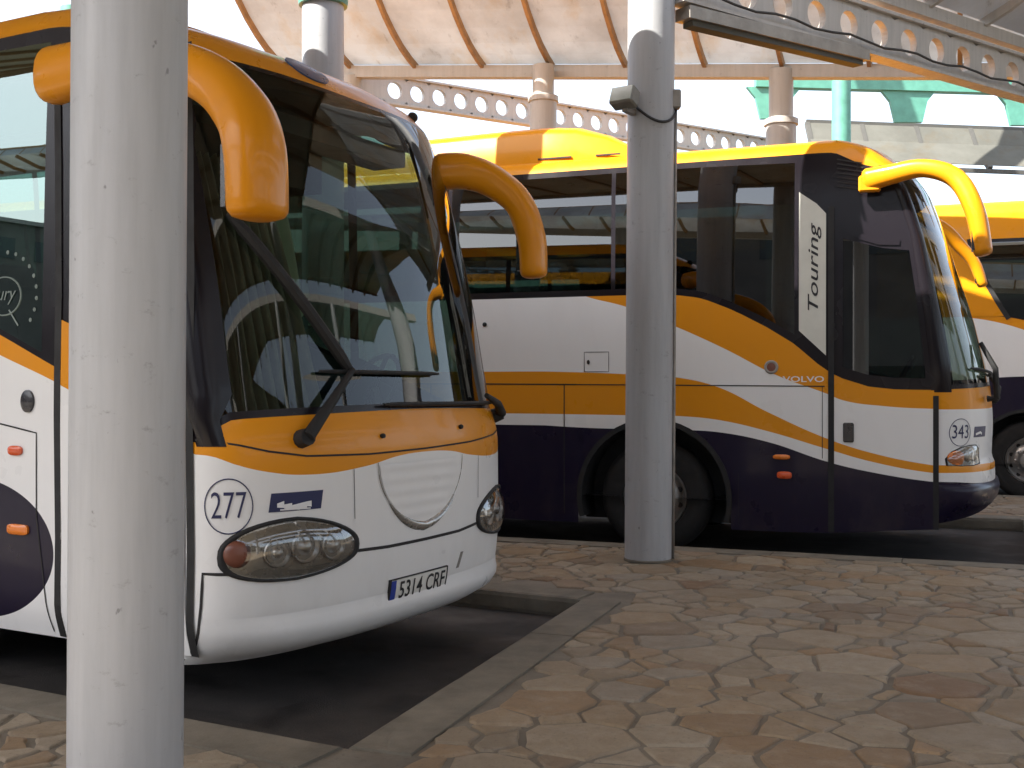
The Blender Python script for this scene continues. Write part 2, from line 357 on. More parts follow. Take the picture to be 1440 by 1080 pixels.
b=N(nt,'ShaderNodeBump'); b.inputs['Strength'].default_value=.8; b.inputs['Distance'].default_value=.014; nt.links.new(noise(nt,tc,20,10,.8),b.inputs['Height']); nt.links.new(b.outputs[0],p.inputs['Normal']); M['stone']=m
o=link('paving_stones',SV,SF,M['stone']); tag(o,kind='structure'); ca=o.data.color_attributes.new('stone','FLOAT_COLOR','POINT'); ca.data.foreach_set('color',[q for c_ in SC for q in c_])
fix_normals(o)
# ------------------------------------------------------------------ coaches
class Coach:
    def __init__(s,P):
        s.P=P; s.L=P['L']
        # arc table of the nose
        s.tab=[]; z=.9; a=0; prev=None
        for i in range(-360,361):
            ph=i*math.pi/720; q=s.fr(ph,z)
            if prev is not None: a+=(q-prev).length
            s.tab.append((ph,a)); prev=q
        mid=s.tab[360][1]; s.tab=[(ph,a-mid) for ph,a in s.tab]; s.inv=[(a,ph) for ph,a in s.tab]; s.umax=s.tab[-1][1]
    def W(s,z): return smooth(s.P['W'],z)
    def xf(s,z): return smooth(s.P['xf'],z)
    def D(s,z): return interp(s.P['D'],z)
    def fr(s,ph,z,wf=1):
        W=s.W(z)*wf; sn=math.sin(ph); y=W*math.copysign(abs(sn)**(2/s.P['p']),sn); D=s.D(z)
        return Vector((s.xf(z)-D+D*abs(math.cos(ph))**(2/s.P.get('q',2)),y,z))
    def side(s,x,z,sg,wf=1):
        xd,D0=s.P['xw'],s.D(.9); w=max(0,min(1,(x-xd)/(-D0-xd))); end=s.xf(z)-s.D(z)+D0
        return Vector((x+w*end,sg*s.W(z)*wf,z))
    def U(s,deg): return interp(s.tab,R(deg))
    def F(s,u,z,off=0):
        """point of the nose at arc u, height z, lifted off the skin"""
        q=s.fr(interp(s.inv,u),z)
        if off:
            e=.01; a=s.fr(interp(s.inv,min(u+e,s.umax)),z)-s.fr(interp(s.inv,max(u-e,-s.umax)),z); b=s.fr(interp(s.inv,u),z+e)-s.fr(interp(s.inv,u),z-e)
            q=q+a.cross(b).normalized()*off
        return q
    def Rs(s,x,z,off=0):
        """point of the right-hand side (actual x)"""
        return Vector((x,-s.W(z)-off,z))
    def Ls(s,x,z,off=0): return Vector((x,s.W(z)+off,z))
    def cols(s):
        P=s.P; xs=set(); x=-s.L+.2
        xs.add(-s.L+.1)
        while x<-s.D(.9): xs.add(round(x,3)); x+=.22
        for a in P['breaks']: xs.add(a)
        for xc in P['arches']:
            r=P['ar']
            for k in range(25):
                xs.add(round(xc-r*math.cos(math.pi*k/24),4))
            xs.add(round(xc-r-.002,4)); xs.add(round(xc+r+.002,4))
        xs=sorted(q for q in xs if q<=-s.D(.9)-.02); xs.append(-s.D(.9))
        # drop columns closer than 1.5 cm unless needed
        C=[('R',x) for x in xs]
        nF=56
        C+=[('F',interp(s.inv,-s.umax+2*s.umax*i/nF)) for i in range(1,nF)]
        C+=[('L',x) for x in reversed(xs)]
        C+=[('B',y) for y in (1.1,.6,0,-.6,-1.1)]
        return C
    def pt(s,c,z,wf=1):
        k,v=c
        if k=='R': return s.side(v,z,-1,wf)
        if k=='L': return s.side(v,z,1,wf)
        if k=='F': return s.fr(v,z,wf)
        return Vector((-s.L-.0,v*wf*s.W(z)/1.26,z))
    def f(s,tabname,c):
        """table given against unrolled station: side by x, nose by degrees"""
        t=s.P[tabname]; k,v=c
        if k in 'RL': return smooth(t['side'],v)
        if k=='F': return smooth(t['nose'],abs(math.degrees(v)))
        return t['side'][0][1]
    def zbot(s,c):
        k,v=c; z=s.f('bot',c)
        if k in 'RL':
            for xc in s.P['arches']:
                d=abs(v-xc); r=s.P['ar']
                if d<r+.001: z=max(z,s.P['hub']+math.sqrt(max(0,r*r-d*d)))
        return z
    def decal(s,fn,c,outline,mat,name,parent,off=.004,bulge=0,rings=4,smooth_=True):
        """star-shaped patch laid on the skin: fn(u,z,off), outline points relative to c"""
        vs=[fn(c[0],c[1],off+bulge)]; fs=[]; n=len(outline)
        for r_ in range(1,rings+1):
            k=r_/rings
            for (a,b) in outline: vs.append(fn(c[0]+a*k,c[1]+b*k,off+bulge*(1-k**2.5)))
        for j in range(n): fs.append((0,1+j,1+(j+1)%n))
        for r_ in range(rings-1):
            for j in range(n): fs.append((1+r_*n+j,1+(r_+1)*n+j,1+(r_+1)*n+(j+1)%n,1+r_*n+(j+1)%n))
        # skirt back to the skin so the patch has thickness
        b0=len(vs)
        for (a,b) in outline: vs.append(fn(c[0]+a,c[1]+b,-.002))
        for j in range(n): fs.append((1+(rings-1)*n+j,b0+j,b0+(j+1)%n,1+(rings-1)*n+(j+1)%n))
        return link(name,vs,fs,mat,parent,40 if smooth_ else False)
    def ring(s,fn,c,outer,k,mat,name,parent,off=.004,hi=.004):
        """closed band along an outline; k = inner scale or width"""
        n=len(outer); vs=[];fs=[]
        inn=[(a*k,b*k) for a,b in outer]
        for (a,b) in outer: vs.append(fn(c[0]+a,c[1]+b,-.002))
        for (a,b) in outer: vs.append(fn(c[0]+a,c[1]+b,off))
        for (a,b) in [((a+i)/2,(b+j)/2) for (a,b),(i,j) in zip(outer,inn)]: vs.append(fn(c[0]+a,c[1]+b,off+hi))
        for (a,b) in inn: vs.append(fn(c[0]+a,c[1]+b,off))
        for r_ in range(3):
            for j in range(n): fs.append((r_*n+j,(r_+1)*n+j,(r_+1)*n+(j+1)%n,r_*n+(j+1)%n))
        return link(name,vs,fs,mat,parent,True)
    def strip(s,mb,fn,pts,w=.008,off=.003,step=.05):
        """thin strip following the skin through param points"""
        P=[]
        for (a,b) in zip(pts,pts[1:]):
            L=math.hypot(b[0]-a[0],b[1]-a[1]); k=max(1,int(L/step))
            for i in range(k): P.append((a[0]+(b[0]-a[0])*i/k,a[1]+(b[1]-a[1])*i/k))
        P.append(pts[-1]); vs=[];fs=[]
        for i,p in enumerate(P):
            a=P[max(0,i-1)]; b=P[min(len(P)-1,i+1)]; L=math.hypot(b[0]-a[0],b[1]-a[1]) or 1; nx,nz=-(b[1]-a[1])/L,(b[0]-a[0])/L
            vs+=[fn(p[0]+nx*w/2,p[1]+nz*w/2,off),fn(p[0]-nx*w/2,p[1]-nz*w/2,off)]
        for i in range(len(P)-1): fs.append((2*i,2*i+1,2*i+3,2*i+2))
        mb.add(vs,fs)
    def text(s,fn,txt,c,h,mat,name,parent,sx=1,off=.006,vert=False,shear=0,bold=0):
        cu=bpy.data.curves.new(name,'FONT'); cu.body=txt; cu.size=1; cu.align_x='CENTER'; cu.align_y='CENTER'; cu.resolution_u=3; cu.shear=shear; cu.offset=bold
        ob=bpy.data.objects.new(name,cu); COL.objects.link(ob); dg=bpy.context.evaluated_depsgraph_get(); me=bpy.data.meshes.new_from_object(ob.evaluated_get(dg)); bpy.data.objects.remove(ob)
        k=h/.70
        for v in me.vertices:
            a,b=v.co.x*k*sx,v.co.y*k
            if vert: a,b=-b,a
            v.co=fn(c[0]+a,c[1]+b,off)
        me.materials.clear(); me.materials.append(mat); me.name=name
        o=bpy.data.objects.new(name,me); COL.objects.link(o); o.parent=parent; return o
def ell(rx,rz,n=32,tilt=0,pw=1):
    o=[]
    for i in range(n):
        t=2*math.pi*i/n; c_,s_=math.cos(t),math.sin(t); a=rx*math.copysign(abs(c_)**pw,c_); b=rz*math.copysign(abs(s_)**pw,s_); o.append((a,b+tilt*a))
    return o
def rect(w,h,shear=0,n=6):
    o=[]; cs=[(-w/2,-h/2),(w/2,-h/2),(w/2,h/2),(-w/2,h/2)]
    for i in range(4):
        a,b=cs[i],cs[(i+1)%4]
        for k in range(n): o.append((a[0]+(b[0]-a[0])*k/n+shear*(a[1]+(b[1]-a[1])*k/n),a[1]+(b[1]-a[1])*k/n))
    return o
def make_shell(C,root,paint_side,paint_nose,paint_roof,glass_w,glass_s,panes,wscr):
    """skin: lower body, glazing band, roof"""
    cols=C.cols(); n=len(cols)
    NZ=26; vrows=sorted(set([0,.02,.05,.1,.2,.3,.4,.5,.6,.7,.8,.9,.955,.985,1]+C.P.get('vrows',[])))
    V=[];F=[];MI=[]
    def idx(i,j,k): return (i%n)*k+j
    for c in cols:
        z0,z1=C.zbot(c),C.f('belt',c)
        for j in range(NZ+1):
            t=j/NZ; V.append(C.pt(c,z0+(z1-z0)*t))
    for i in range(n):
        k1,k2=cols[i][0],cols[(i+1)%n][0]; mi=1 if 'F' in (k1,k2) else 0
        for j in range(NZ): F.append((idx(i,j,NZ+1),idx(i+1,j,NZ+1),idx(i+1,j+1,NZ+1),idx(i,j+1,NZ+1))); MI.append(mi)
    o=link('body',V,F,[paint_side,paint_nose],root,True); o.data.polygons.foreach_set('material_index',MI); body=o
    # glazing band
    K=len(vrows); G=[]
    for c in cols:
        z0,z1=C.f('belt',c),C.f('top',c)
        for t in vrows: G.append(C.pt(c,z0+(z1-z0)*t))
    sets={}
    for i in range(n):
        c1,c2=cols[i],cols[(i+1)%n]; kind=None
        if c1[0]==c2[0] and c1[0] in 'RL':
            m=(c1[1]+c2[1])/2
            for pi,(sd,x0,x1,v0,v1) in enumerate(panes):
                if sd in (c1[0],'*') and x0<m<x1: kind=(pi,c1[0],v0,v1)
        elif 'F' in (c1[0],c2[0]):
            a=c1[1] if c1[0]=='F' else math.copysign(math.pi/2,c2[1]); b=c2[1] if c2[0]=='F' else math.copysign(math.pi/2,c1[1])
            if abs(math.degrees((a+b)/2))<wscr[0]: kind=('w','F',wscr[1],wscr[2])
        for j in range(K-1):
            vm=(vrows[j]+vrows[j+1])/2
            key=(kind[0],kind[1]) if kind and kind[2]<vm<kind[3] else 'frame'
            sets.setdefault(key,[]).append((i*K+j,((i+1)%n)*K+j,((i+1)%n)*K+j+1,i*K+j+1))
    for key,fs in sets.items():
        used=sorted({q for f_ in fs for q in f_}); mp={q:i for i,q in enumerate(used)}
        vs=[G[q] for q in used]; fs=[tuple(mp[q] for q in f_) for f_ in fs]
        if key=='frame': link('window_surround',vs,fs,M['pillar'],root,True)
        elif key[0]=='w': link('windscreen',vs,fs,glass_w,root,True)
        else: link('side_window',vs,fs,glass_s,root,True)
    # roof
    RR=C.P['roof']; T=[]; K=len(RR)+1
    for c in cols:
        z1=C.f('top',c); T.append(C.pt(c,z1))
        for (dz,wf,pull) in RR:
            z=max(z1+.004,RR[0][0])+(dz-RR[0][0]) if False else z1+(dz-z1)*1.0 if dz>z1 else z1+.004
            q=C.pt(c,z,wf)
            if c[0]=='F': q.x-=pull*abs(math.cos(c[1]))**.5
            if c[0]=='B': q.x+=pull*.2
            
            if c[0] in 'RLB' and 'rise' in C.P: q.z+=C.P['rise']*max(0,min(1,((-.9-c[1])/.8 if c[0]!='B' else 1)))*min(1,max(0,(dz-3.25)/.1))
            T.append(q)
    F=[]
    for i in range(n):
        for j in range(K-1): F.append((i*K+j,((i+1)%n)*K+j,((i+1)%n)*K+j+1,i*K+j+1))
    link('roof',T,F,paint_roof,root,True)
    # floor / underbody and inside floor
    u=MB(); fl=[]
    for c in cols:
        q=C.pt(c,.5,.97); q.x=max(q.x,-C.L+.05); fl.append((q.x-(.08 if c[0]=='F' else 0),q.y,.5))
    u.add(fl,[tuple(range(n))]); u.build('underbody',M['black'],root,fixn=False)
    fl=[]
    for c in cols:
        q=C.pt(c,1.12,.975); q.x=max(q.x,-C.L+.08); fl.append((q.x-(.06 if c[0]=='F' else 0),q.y,1.12))
    u=MB(); u.add(fl,[tuple(range(n))]); u.build('cabin_floor',M['dark'],root,fixn=False)
    return body
SEATMESH=None
def seats(root,xs,z=1.12):
    global SEATMESH
    for x in xs:
        for sy in (-.72,.72):
            if SEATMESH is None:
                b=MB()
                for dy in (-.23,.23):
                    b.box((.0,dy,.42),(.23,.20,.07)); rot=Matrix.Rotation(R(-14),3,'Y'); b.box((-.27,dy,.78),(.06,.20,.36),rot); b.box((-.40,dy,1.20),(.05,.15,.09),rot)
                b.box((0,0,.18),(.12,.3,.18)); o=b.build('passenger_seat',M['seat'],root)
                bv=o.modifiers.new('b','BEVEL'); bv.width=.03; bv.segments=2; SEATMESH=o
            else:
                o=SEATMESH.copy(); COL.objects.link(o); o.parent=root
            o.location=(x,sy,z)
def wheel(root,x,sg,hub,W,rad=.52):
    """road wheel facing outwards on side sg"""
    y=sg*(W-.06); b=MB(); d=(0,sg,0)
    b.lathe([(.1,-.30),(.30,-.30),(.44,-.30),(rad-.03,-.27),(rad,-.22),(rad,-.07),(rad-.02,-.03),(rad-.06,-.005),(.40,.0),(.315,-.012),(.30,-.03)],(x,y,hub),d,48)
    w=b.build('wheel',M['tyre'],root,sm=35)
    b=MB(); b.lathe([(.305,-.03),(.295,-.015),(.285,-.03),(.275,-.09),(.24,-.11),(.20,-.075),(.165,-.06),(.15,-.055),(.14,-.01),(.12,.02),(.05,.025),(.0001,.025)],(x,y,hub),d,48)
    for k in range(10):
        t=k*math.pi/5; q=Vector((x+math.cos(t)*.178,y-sg*.06,hub+math.sin(t)*.178)); b.lathe([(.016,0),(.016,.025),(.0001,.032)],q,d,8)
    for k in range(10):
        t=(k+.5)*math.pi/5; q=Vector((x+math.cos(t)*.232,y-sg*.094,hub+math.sin(t)*.232)); b.lathe([(.026,0),(.0001,.002)],q,d,12,mi=1)
    b.build('rim',[M['rim'],M['seam']],w,sm=35)
    return w
def arch(C,root,x,sg):
    r=C.P['ar']; hub=C.P['hub']; b=MB(); y=sg*C.W(.8); z0=.3
    a0=math.asin((z0-hub)/r) if z0<hub else 0
    prof=[]
    n=30; vs=[]; fs=[]
    for i in range(n+1):
        t=a0+(math.pi-2*a0)*i/n
        for (rr,dy) in ((r+.012,-.004),(r+.012,.012),(r-.035,.012),(r-.04,-.35)):
            vs.append((x+rr*math.cos(t),y+sg*dy,hub+rr*math.sin(t)))
    for i in range(n):
        for j in range(3): fs.append((4*i+j,4*i+4+j,4*i+5+j,4*i+1+j))
    b.add(vs,fs)
    # inner well wall
    b.box((x,sg*(C.W(.8)-.42),.75),(r+.05,.02,.5)); b.build('wheel_arch',M['rubber'],root,sm=40)
def mirror(root,pts,fa,fb,up=(0,1,0),glassface=None):
    # smooth the centre line
    P=[Vector(p) for p in pts]; out=[];A=[];B=[]
    for i in range(len(P)-1):
        p0=P[max(0,i-1)];p1=P[i];p2=P[i+1];p3=P[min(len(P)-1,i+2)]
        for k in range(6):
            t=k/6; out.append(.5*((2*p1)+(p2-p0)*t+(2*p0-5*p1+4*p2-p3)*t*t+(3*p1-p0-3*p2+p3)*t**3)); A.append(fa[i]+(fa[i+1]-fa[i])*t); B.append(fb[i]+(fb[i+1]-fb[i])*t)
    d=(P[-1]-P[-2]).normalized(); d0=(P[1]-P[0]).normalized()
    fin=[(0,1),(.02,.97),(.038,.86),(.048,.62),(.051,.25)]
    for e,k in fin: out.append(P[-1]+d*e); A.append(fa[-1]*k); B.append(fb[-1]*k)
    for e,k in fin[1:]: out.insert(0,P[0]-d0*e); A.insert(0,fa[0]*k); B.insert(0,fb[0]*k)
    b=MB(); b.tube(out,1,20,up=up,fa=A,fb=B); o=b.build('wing_mirror',M['mirror_orange'],root,sm=True)
    # mirror glass set in the rear face of the hanging housing
    q=P[-1]; b=MB(); h=(P[-2].z-P[-1].z); b.box((q.x-fb[-1]*.97,q.y,q.z+h*.5),(.012,fa[-1]*.72,h*.52)); b.build('mirror_glass',M['black'],o)
    return o
def wiper(root,C,piv,elb,blade,r=.016):
    b=MB(); F=lambda a,o=.05: C.F(a[0],a[1],o)
    b.tube([F(piv,.0),F(piv,.06)],[.045,.04],12); b.tube([F(piv,.055),F(((piv[0]+elb[0])/2,(piv[1]+elb[1])/2),.07),F(elb,.06)],[.032,.024,.015],10)
    o=b.build('wiper',M['rubber'],root,sm=40)
    for bl,w in blade:
        b=MB(); n=10; pts=[F((bl[0][0]+(bl[1][0]-bl[0][0])*i/n,bl[0][1]+(bl[1][1]-bl[0][1])*i/n),.03) for i in range(n+1)]
        b.tube(pts,[w*.6]+[w]*(n-1)+[w*.6],8); b.build('wiper_blade',M['rubber'],o,sm=40)
    return o
def steering(root,x,y,z):
    b=MB(); rot=Matrix.Rotation(R(-62),3,'Y'); pts=[Vector((x,y,z))+rot@Vector((.23*math.cos(t*math.pi/12),.23*math.sin(t*math.pi/12),0)) for t in range(25)]
    b.tube(pts,.016,8,cap=False); b.tube([pts[0],Vector((x,y,z)),pts[12]],.016,8); b.tube([Vector((x,y,z)),Vector((x+.12,y,z-.35))],.035,10); b.build('steering_wheel',M['black'],root,sm=40)

# ---------------- the nearest coach
P1=dict(L=12,rise=.055,W=[(.25,1.20),(.5,1.26),(1.3,1.26),(2.2,1.245),(3.1,1.215),(3.3,1.19),(3.45,1.17)],
 xf=[(.22,-.27),(.27,-.20),(.36,-.075),(.45,-.03),(.55,-.012),(.75,0),(1.2,0),(1.3,-.015),(1.42,-.06),(2.0,-.165),(2.5,-.275),(2.92,-.40),(3.08,-.46),(3.2,-.56),(3.3,-.70),(3.44,-.95)],
 D=[(.9,.40),(3.4,.44)],p=2.7,xw=-1.2,breaks=[-1.15,-1.35,-1.42,-2.9,-2.96,-4.5,-4.56,-6.1,-6.16,-7.7,-7.76,-9.3,-9.36,-10.9,-.46],
 arches=[-2.75,-8.6],ar=.6,hub=.5,
 bot={'side':[(-12,.33),(-.4,.31)],'nose':[(0,.29),(60,.27),(90,.30)]},
 belt={'side':[(-12,2.0),(-2.4,1.98),(-2.0,1.90),(-1.71,1.79),(-1.34,1.64),(-.9,1.47),(-.55,1.33),(-.4,1.29)],'nose':[(0,1.42),(55,1.395),(66,1.385),(72,1.35),(80,1.29),(90,1.285)]},
 top={'side':[(-12,3.325),(-1.5,3.315),(-.9,3.225),(-.4,3.14)],'nose':[(0,3.11),(30,3.12),(90,3.13)]},
 roof=[(3.20,.995,0),(3.30,.985,.03),(3.37,.955,.08),(3.42,.88,.2),(3.45,.68,.5),(3.47,.35,.9),(3.475,0,1.1)])
C1=Coach(P1)
bus1=empty('coach',(-2.62,5.41,0),R(-7)); tag(bus1,'nearest white and orange coach numbered 277, parked behind the big foreground column','coach','coaches parked in the bays')
side1=livery('coach_livery_side',[([(-6,1.86),(-2.6,1.86),(-2.0,1.79),(-1.71,1.69),(-1.32,1.56),(-.9,1.40),(-.4,1.235)],[(-6,3),(0,3)])],None,x0=-3.5,x1=0,blob=(-1.95,.72,.62,.36,0))
nose1=livery('coach_livery_nose',[([(0,1.195),(.25,1.185),(.5,1.15),(.86,1.13),(1.05,1.15),(1.18,1.19),(1.26,1.235)],[(0,3),(1.3,3)])],None,axis='Y',x0=0,x1=1.3,absx=True)
panes=[('*',-2.90,-1.42,.03,.96)]+[('*',a,b,.03,.96) for a,b in ((-4.5,-2.96),(-6.1,-4.56),(-7.7,-6.16),(-9.3,-7.76),(-10.9,-9.36))]+[('R',-1.15,-.46,.10,.93),('L',-1.35,-.46,.06,.93)]
make_shell(C1,bus1,side1,nose1,M['orange'],M['wind1'],M['side1'],panes,(71,.015,.985))
seats(bus1,[-2.6-.85*i for i in range(10)])
for x in P1['arches']:
    for sg in (-1,1): wheel(bus1,x,sg,.5,1.26); arch(C1,bus1,x,sg)
# A-pillar fairings
for sg in (-1,1):
    b=MB(); vs=[];fs=[]; n=16
    for i in range(n+1):
        z=1.27+(3.12-1.27)*i/n
        w0=62+ (8 if i<2 else 0)-(3 if i>12 else 0)
        for j in range(7):
            dg=w0+(88-w0)*j/6; u=C1.U(sg*dg); off=.004+.035*math.sin(math.pi*j/6)*(1 if i<n-1 else .6)
            vs.append(C1.F(u,z,off if 0<i<n else .001))
    for i in range(n):
        for j in range(6): fs.append((i*7+j,i*7+j+1,i*7+j+8,i*7+j+7))
    b.add(vs,fs); b.build('front_pillar',M['pillar'],bus1,sm=True)
# panel gaps
b=MB(); F=C1.F; U=C1.U
C1.strip(b,F,[(U(-88),1.30),(U(-75),1.292),(U(-64),1.276),(U(-52),1.245),(U(-38),1.217),(U(-16),1.207),(0,1.212),(U(16),1.225),(U(38),1.25),(U(64),1.29),(U(88),1.30)],.009)
C1.strip(b,F,[(U(-21),.745),(U(-10),.736),(0,.735),(U(10),.738),(U(21),.757)],.016)
C1.strip(b,F,[(U(-85),.32),(U(-85),.55),(U(-85),.705),(U(-69),.702)],.014)
C1.strip(b,F,[(U(85),.32),(U(85),.705),(U(69),.702)],.014)
C1.strip(b,F,[(U(-21),.90),(U(-21.3),1.14)],.004)
C1.strip(b,F,[(U(21),.90),(U(21.3),1.14)],.004)
b.build('panel_seam',M['seam'],bus1,fixn=False)
b=MB()
for xx in (-.44,-1.30): C1.strip(b,C1.Rs,[(xx,.32),(xx+.01,.8),(xx,1.4),(xx-.0,2.0),(xx-.02,2.6),(xx-.05,3.1)],.045,.006)
b.build('door_seal',M['rubber'],bus1,fixn=False)
b=MB()
C1.strip(b,C1.Rs,[(-1.95,1.36),(-1.71,1.35),(-1.45,1.31),(-1.45,.9),(-1.40,.6),(-1.36,.34)],.008); b.build('hatch_seam',M['seam'],bus1,fixn=False)
C1.decal(C1.Rs,(-1.51,1.465),ell(.045,.055),M['black'],'filler_cap',bus1,.012,.006)
C1.decal(C1.Rs,(-1.60,1.22),ell(.05,.024,pw=.7),M['red'],'side_marker_lamp',bus1,.012,.008); C1.decal(C1.Rs,(-1.58,.83),ell(.075,.026,pw=.5),M['amber'],'side_marker_lamp',bus1,.012,.008)
# door leaf (mostly behind the column)
vs=[];fs=[]
for i in range(9):
    for j in range(13): vs.append(C1.Rs(-1.275+.81*i/8,.34+.0+(1.26+.0+(.28*(1-i/8)))*j/12-.02,.006))
for i in range(8):
    for j in range(12): fs.append((i*13+j,i*13+13+j,i*13+14+j,i*13+j+1))
dr=link('door',vs,fs,side1,bus1,True)
b=MB(); b.box((-.55,-1.275,1.25),(.025,.012,.09)); b.build('handle',M['black'],dr)
# headlights
def headlight(C,bus,sg,u0,z0,ol,lamps,gk=.9):
    g=C.decal(F_(C),(u0,z0),ol,M['lamp_grey'],'headlight',bus,.006,.0,5)
    C.ring(F_(C),(u0,z0),[(a*1.07,b_*1.13) for a,b_ in ol],.90,M['rubber'],'headlight_gasket',g,.010,.008)
    for (a,zz,r_,mt) in lamps:
        b=MB(); c0=F_(C)(a,zz,.004); nrm=(F_(C)(a,zz,.05)-c0).normalized()
        if mt=='chrome': b.lathe([(r_,.012),(r_*.93,.018),(r_*.85,.004),(r_*.6,-.004),(r_*.42,.008),(r_*.36,.02),(r_*.2,.028),(.0001,.03)],c0,nrm,24); b.build('lamp',M['chrome'],g,sm=50)
        else: b.lathe([(r_,.004),(r_*.9,.018),(r_*.5,.026),(.0001,.028)],c0,nrm,24); b.build('indicator_lamp',M[mt],g,sm=50)
    C.decal(F_(C),(u0,z0),[(a*.97,b_*.97) for a,b_ in ol],M['lens'],'lens',g,.012,.034,6)
def F_(C): return C.F
for sg in (-1,1):
    ua,ub=U(-73),U(-21); u0=sg*(ua+ub)/2; hw=(ub-ua)/2
    ol=[]
    for i in range(40):
        t=2*math.pi*i/40; c_,s_=math.cos(t),math.sin(t); a=hw*math.copysign(abs(c_)**.82,c_); k=a/hw   # k=-1 outer, 1 inner (before mirroring)
        hh=.128*(1-.10*k*k); bb=hh*math.copysign(abs(s_)**.75,s_)+.018*(1-k*k)-.005+.0*k
        if k<0: bb*=1-.22*abs(k)
        ol.append((a if sg<0 else -a,bb))
    if sg>0: ol=ol[::-1]
    z0=.782
    lam=[(U(-66),.792,.062,'indicator'),(U(-49.5),.785,.068,'chrome'),(U(-39),.80,.078,'chrome'),(U(-29),.79,.072,'chrome')]
    headlight(C1,bus1,sg,u0,z0,ol,[(a*(-sg),zz,r_,mt) for a,zz,r_,mt in lam])
# number, emblem, grille, plate
nb=C1.ring(F,(U(-70),1.005),ell(.108,.125,40),.955,M['ink'],'fleet_number',bus1,.003,.0005)
C1.text(F,'277',(U(-70),1.003),.120,M['ink'],'lettering',nb,.62,.004,bold=-.004)
em=C1.decal(F,((U(-50)+U(-34))/2,1.012),rect(.275,.085,.16),M['ink'],'emblem',bus1,.003,0,5,False)
uc=(U(-50)+U(-34))/2
b=MB()
for (a0,a1,lo,h0,h1) in ((-.105,-.07,-.018,.012,.022),(-.07,-.03,-.026,.006,.010),(-.03,.01,-.032,.0,.006),(.01,.05,-.03,.006,.012),(.05,.075,-.022,.012,.014)):
    b.add([F(uc+a0,1.008+lo,.0055),F(uc+a1,1.008+lo-.004,.0055),F(uc+a1,1.008+h1-.012,.0055),F(uc+a0,1.008+h0-.012,.0055)],[(0,1,2,3)])
C1.strip(b,F,[(uc-.09,.978),(uc+.07,.976)],.006,.0055)
b.build('emblem_motif',M['whiteink'],em,fixn=False)
# grille: recessed shield panel with louvres
gu=lambda k:k
zt,zb=1.16,.825
b=MB(); 
def shield(t):  # half-outline from top to bottom
    return .40*(1-t**2.2)**.62, zt-(zt-zb)*t
out_=[shield(i/14) for i in range(15)]
C1.strip(b,F,[(-a-.02,z) for a,z in out_]+[(a-.02,z) for a,z in out_[::-1]],.007,.004,.02); 
b.build('grille_seam',M['lamp_grey'],bus1,fixn=False)
vs=[];fs=[];rows=28
for i in range(rows+1):
    t=.04+.94*i/rows; a,z=shield(t)
    for j in range(13):
        x=-a*.97+2*a*.97*j/12; rib=.006+.0009*math.sin(i*math.pi*2/5.6)*(1 if abs(j-6)<6 else 0); vs.append(F(x-.02,z,rib))
for i in range(rows):
    for j in range(12): fs.append((i*13+j,i*13+13+j,i*13+14+j,i*13+j+1))
gr=link('grille',vs,fs,M['white'],bus1,True)
b=MB()
lip=[shield(.58+.42*i/12) for i in range(13)]; pl=[(-a-.02,z) for a,z in lip]+[(a-.02,z) for a,z in lip[::-1]][1:]
vs=[];fs=[];n=len(pl)
for i,(a,z) in enumerate(pl):
    k=math.sin(math.pi*i/(n-1)); w=.030*k+.003
    vs+=[F(a,z+w*.2,.004),F(a,z-w*.3,.004+.028*k),F(a,z-w*1.3,.002)]
for i in range(n-1):
    for j in range(2): fs.append((3*i+j,3*i+j+1,3*i+j+4,3*i+j+3))
b.add(vs,fs); b.build('grille_lip',M['lamp_grey'],gr,sm=True,fixn=False)
pz=.498; pc=-.045
pt_=C1.decal(F,(pc,pz),rect(.53,.118),M['plate'],'number_plate',bus1,.012,0,5,False)
C1.text(F,'5314 CRF',(pc+.025,pz),.084,M['blackink'],'lettering',pt_,.90,.0145,bold=.012)
C1.ring(F,(pc,pz),rect(.545,.130),.95,M['rubber'],'plate_frame',pt_,.012,.003)
C1.decal(F,(pc-.243,pz),rect(.044,.116,0,3),M['blue'],'plate_strip',pt_,.0140,0,2,False)
C1.decal(F,(pc+.42,pz+.075),rect(.03,.085,.5,3),M['grey_metal'],'tow_cover',bus1,.0015,0,2,False)
# bumper lip: lower spoiler ledge
vs=[];fs=[];n=60
for i in range(n+1):
    u=-C1.umax*.97+2*C1.umax*.97*i/n; k=min(1,(1-abs(i/n*2-1))*4)
    for (z,of) in ((.50,.0),(.47,.008),(.445,.024),(.42,.034),(.37,.032),(.31,.014),(.265,-.012)): vs.append(F(u,z,of*k+.001))
for i in range(n):
    for j in range(6): fs.append((i*7+j+1,i*7+8+j,i*7+7+j,i*7+j))
link('bumper_lip',vs,fs,M['white'],bus1,True); 
for dg,z in ((-11,1.29),(12,1.31)): C1.decal(F,(U(dg),z),ell(.016,.012,10),M['rubber'],'washer_nozzle',bus1,.012,.008,2)
wiper(bus1,C1,(U(-39),1.296),(U(-19),1.61),[(((U(-54),2.33),(U(-18),1.60)),.030),(((U(-29),1.605),(U(6),1.60)),.011)])  # broad first bar stands for a dark diagonal across the glass
wiper(bus1,C1,(U(57),1.35),(U(30),1.47),[(((U(45),1.43),(U(-9),1.44)),.012)])
mirror(bus1,[(-1.20,-1.36,3.005),(-.69,-1.46,2.975),(-.336,-1.52,2.905),(-.04,-1.56,2.795),(.145,-1.58,2.645),(.235,-1.6,2.48),(.25,-1.6,2.245)],[.10,.09,.09,.10,.125,.135,.135],[.135,.115,.105,.105,.105,.10,.095])
mirror(bus1,[(-.64,1.17,2.915),(-.51,1.26,2.92),(-.375,1.38,2.865),(-.235,1.48,2.725),(-.165,1.52,2.50),(-.148,1.52,2.29)],[.12,.12,.105,.10,.10,.095],[.115,.115,.105,.09,.088,.082])
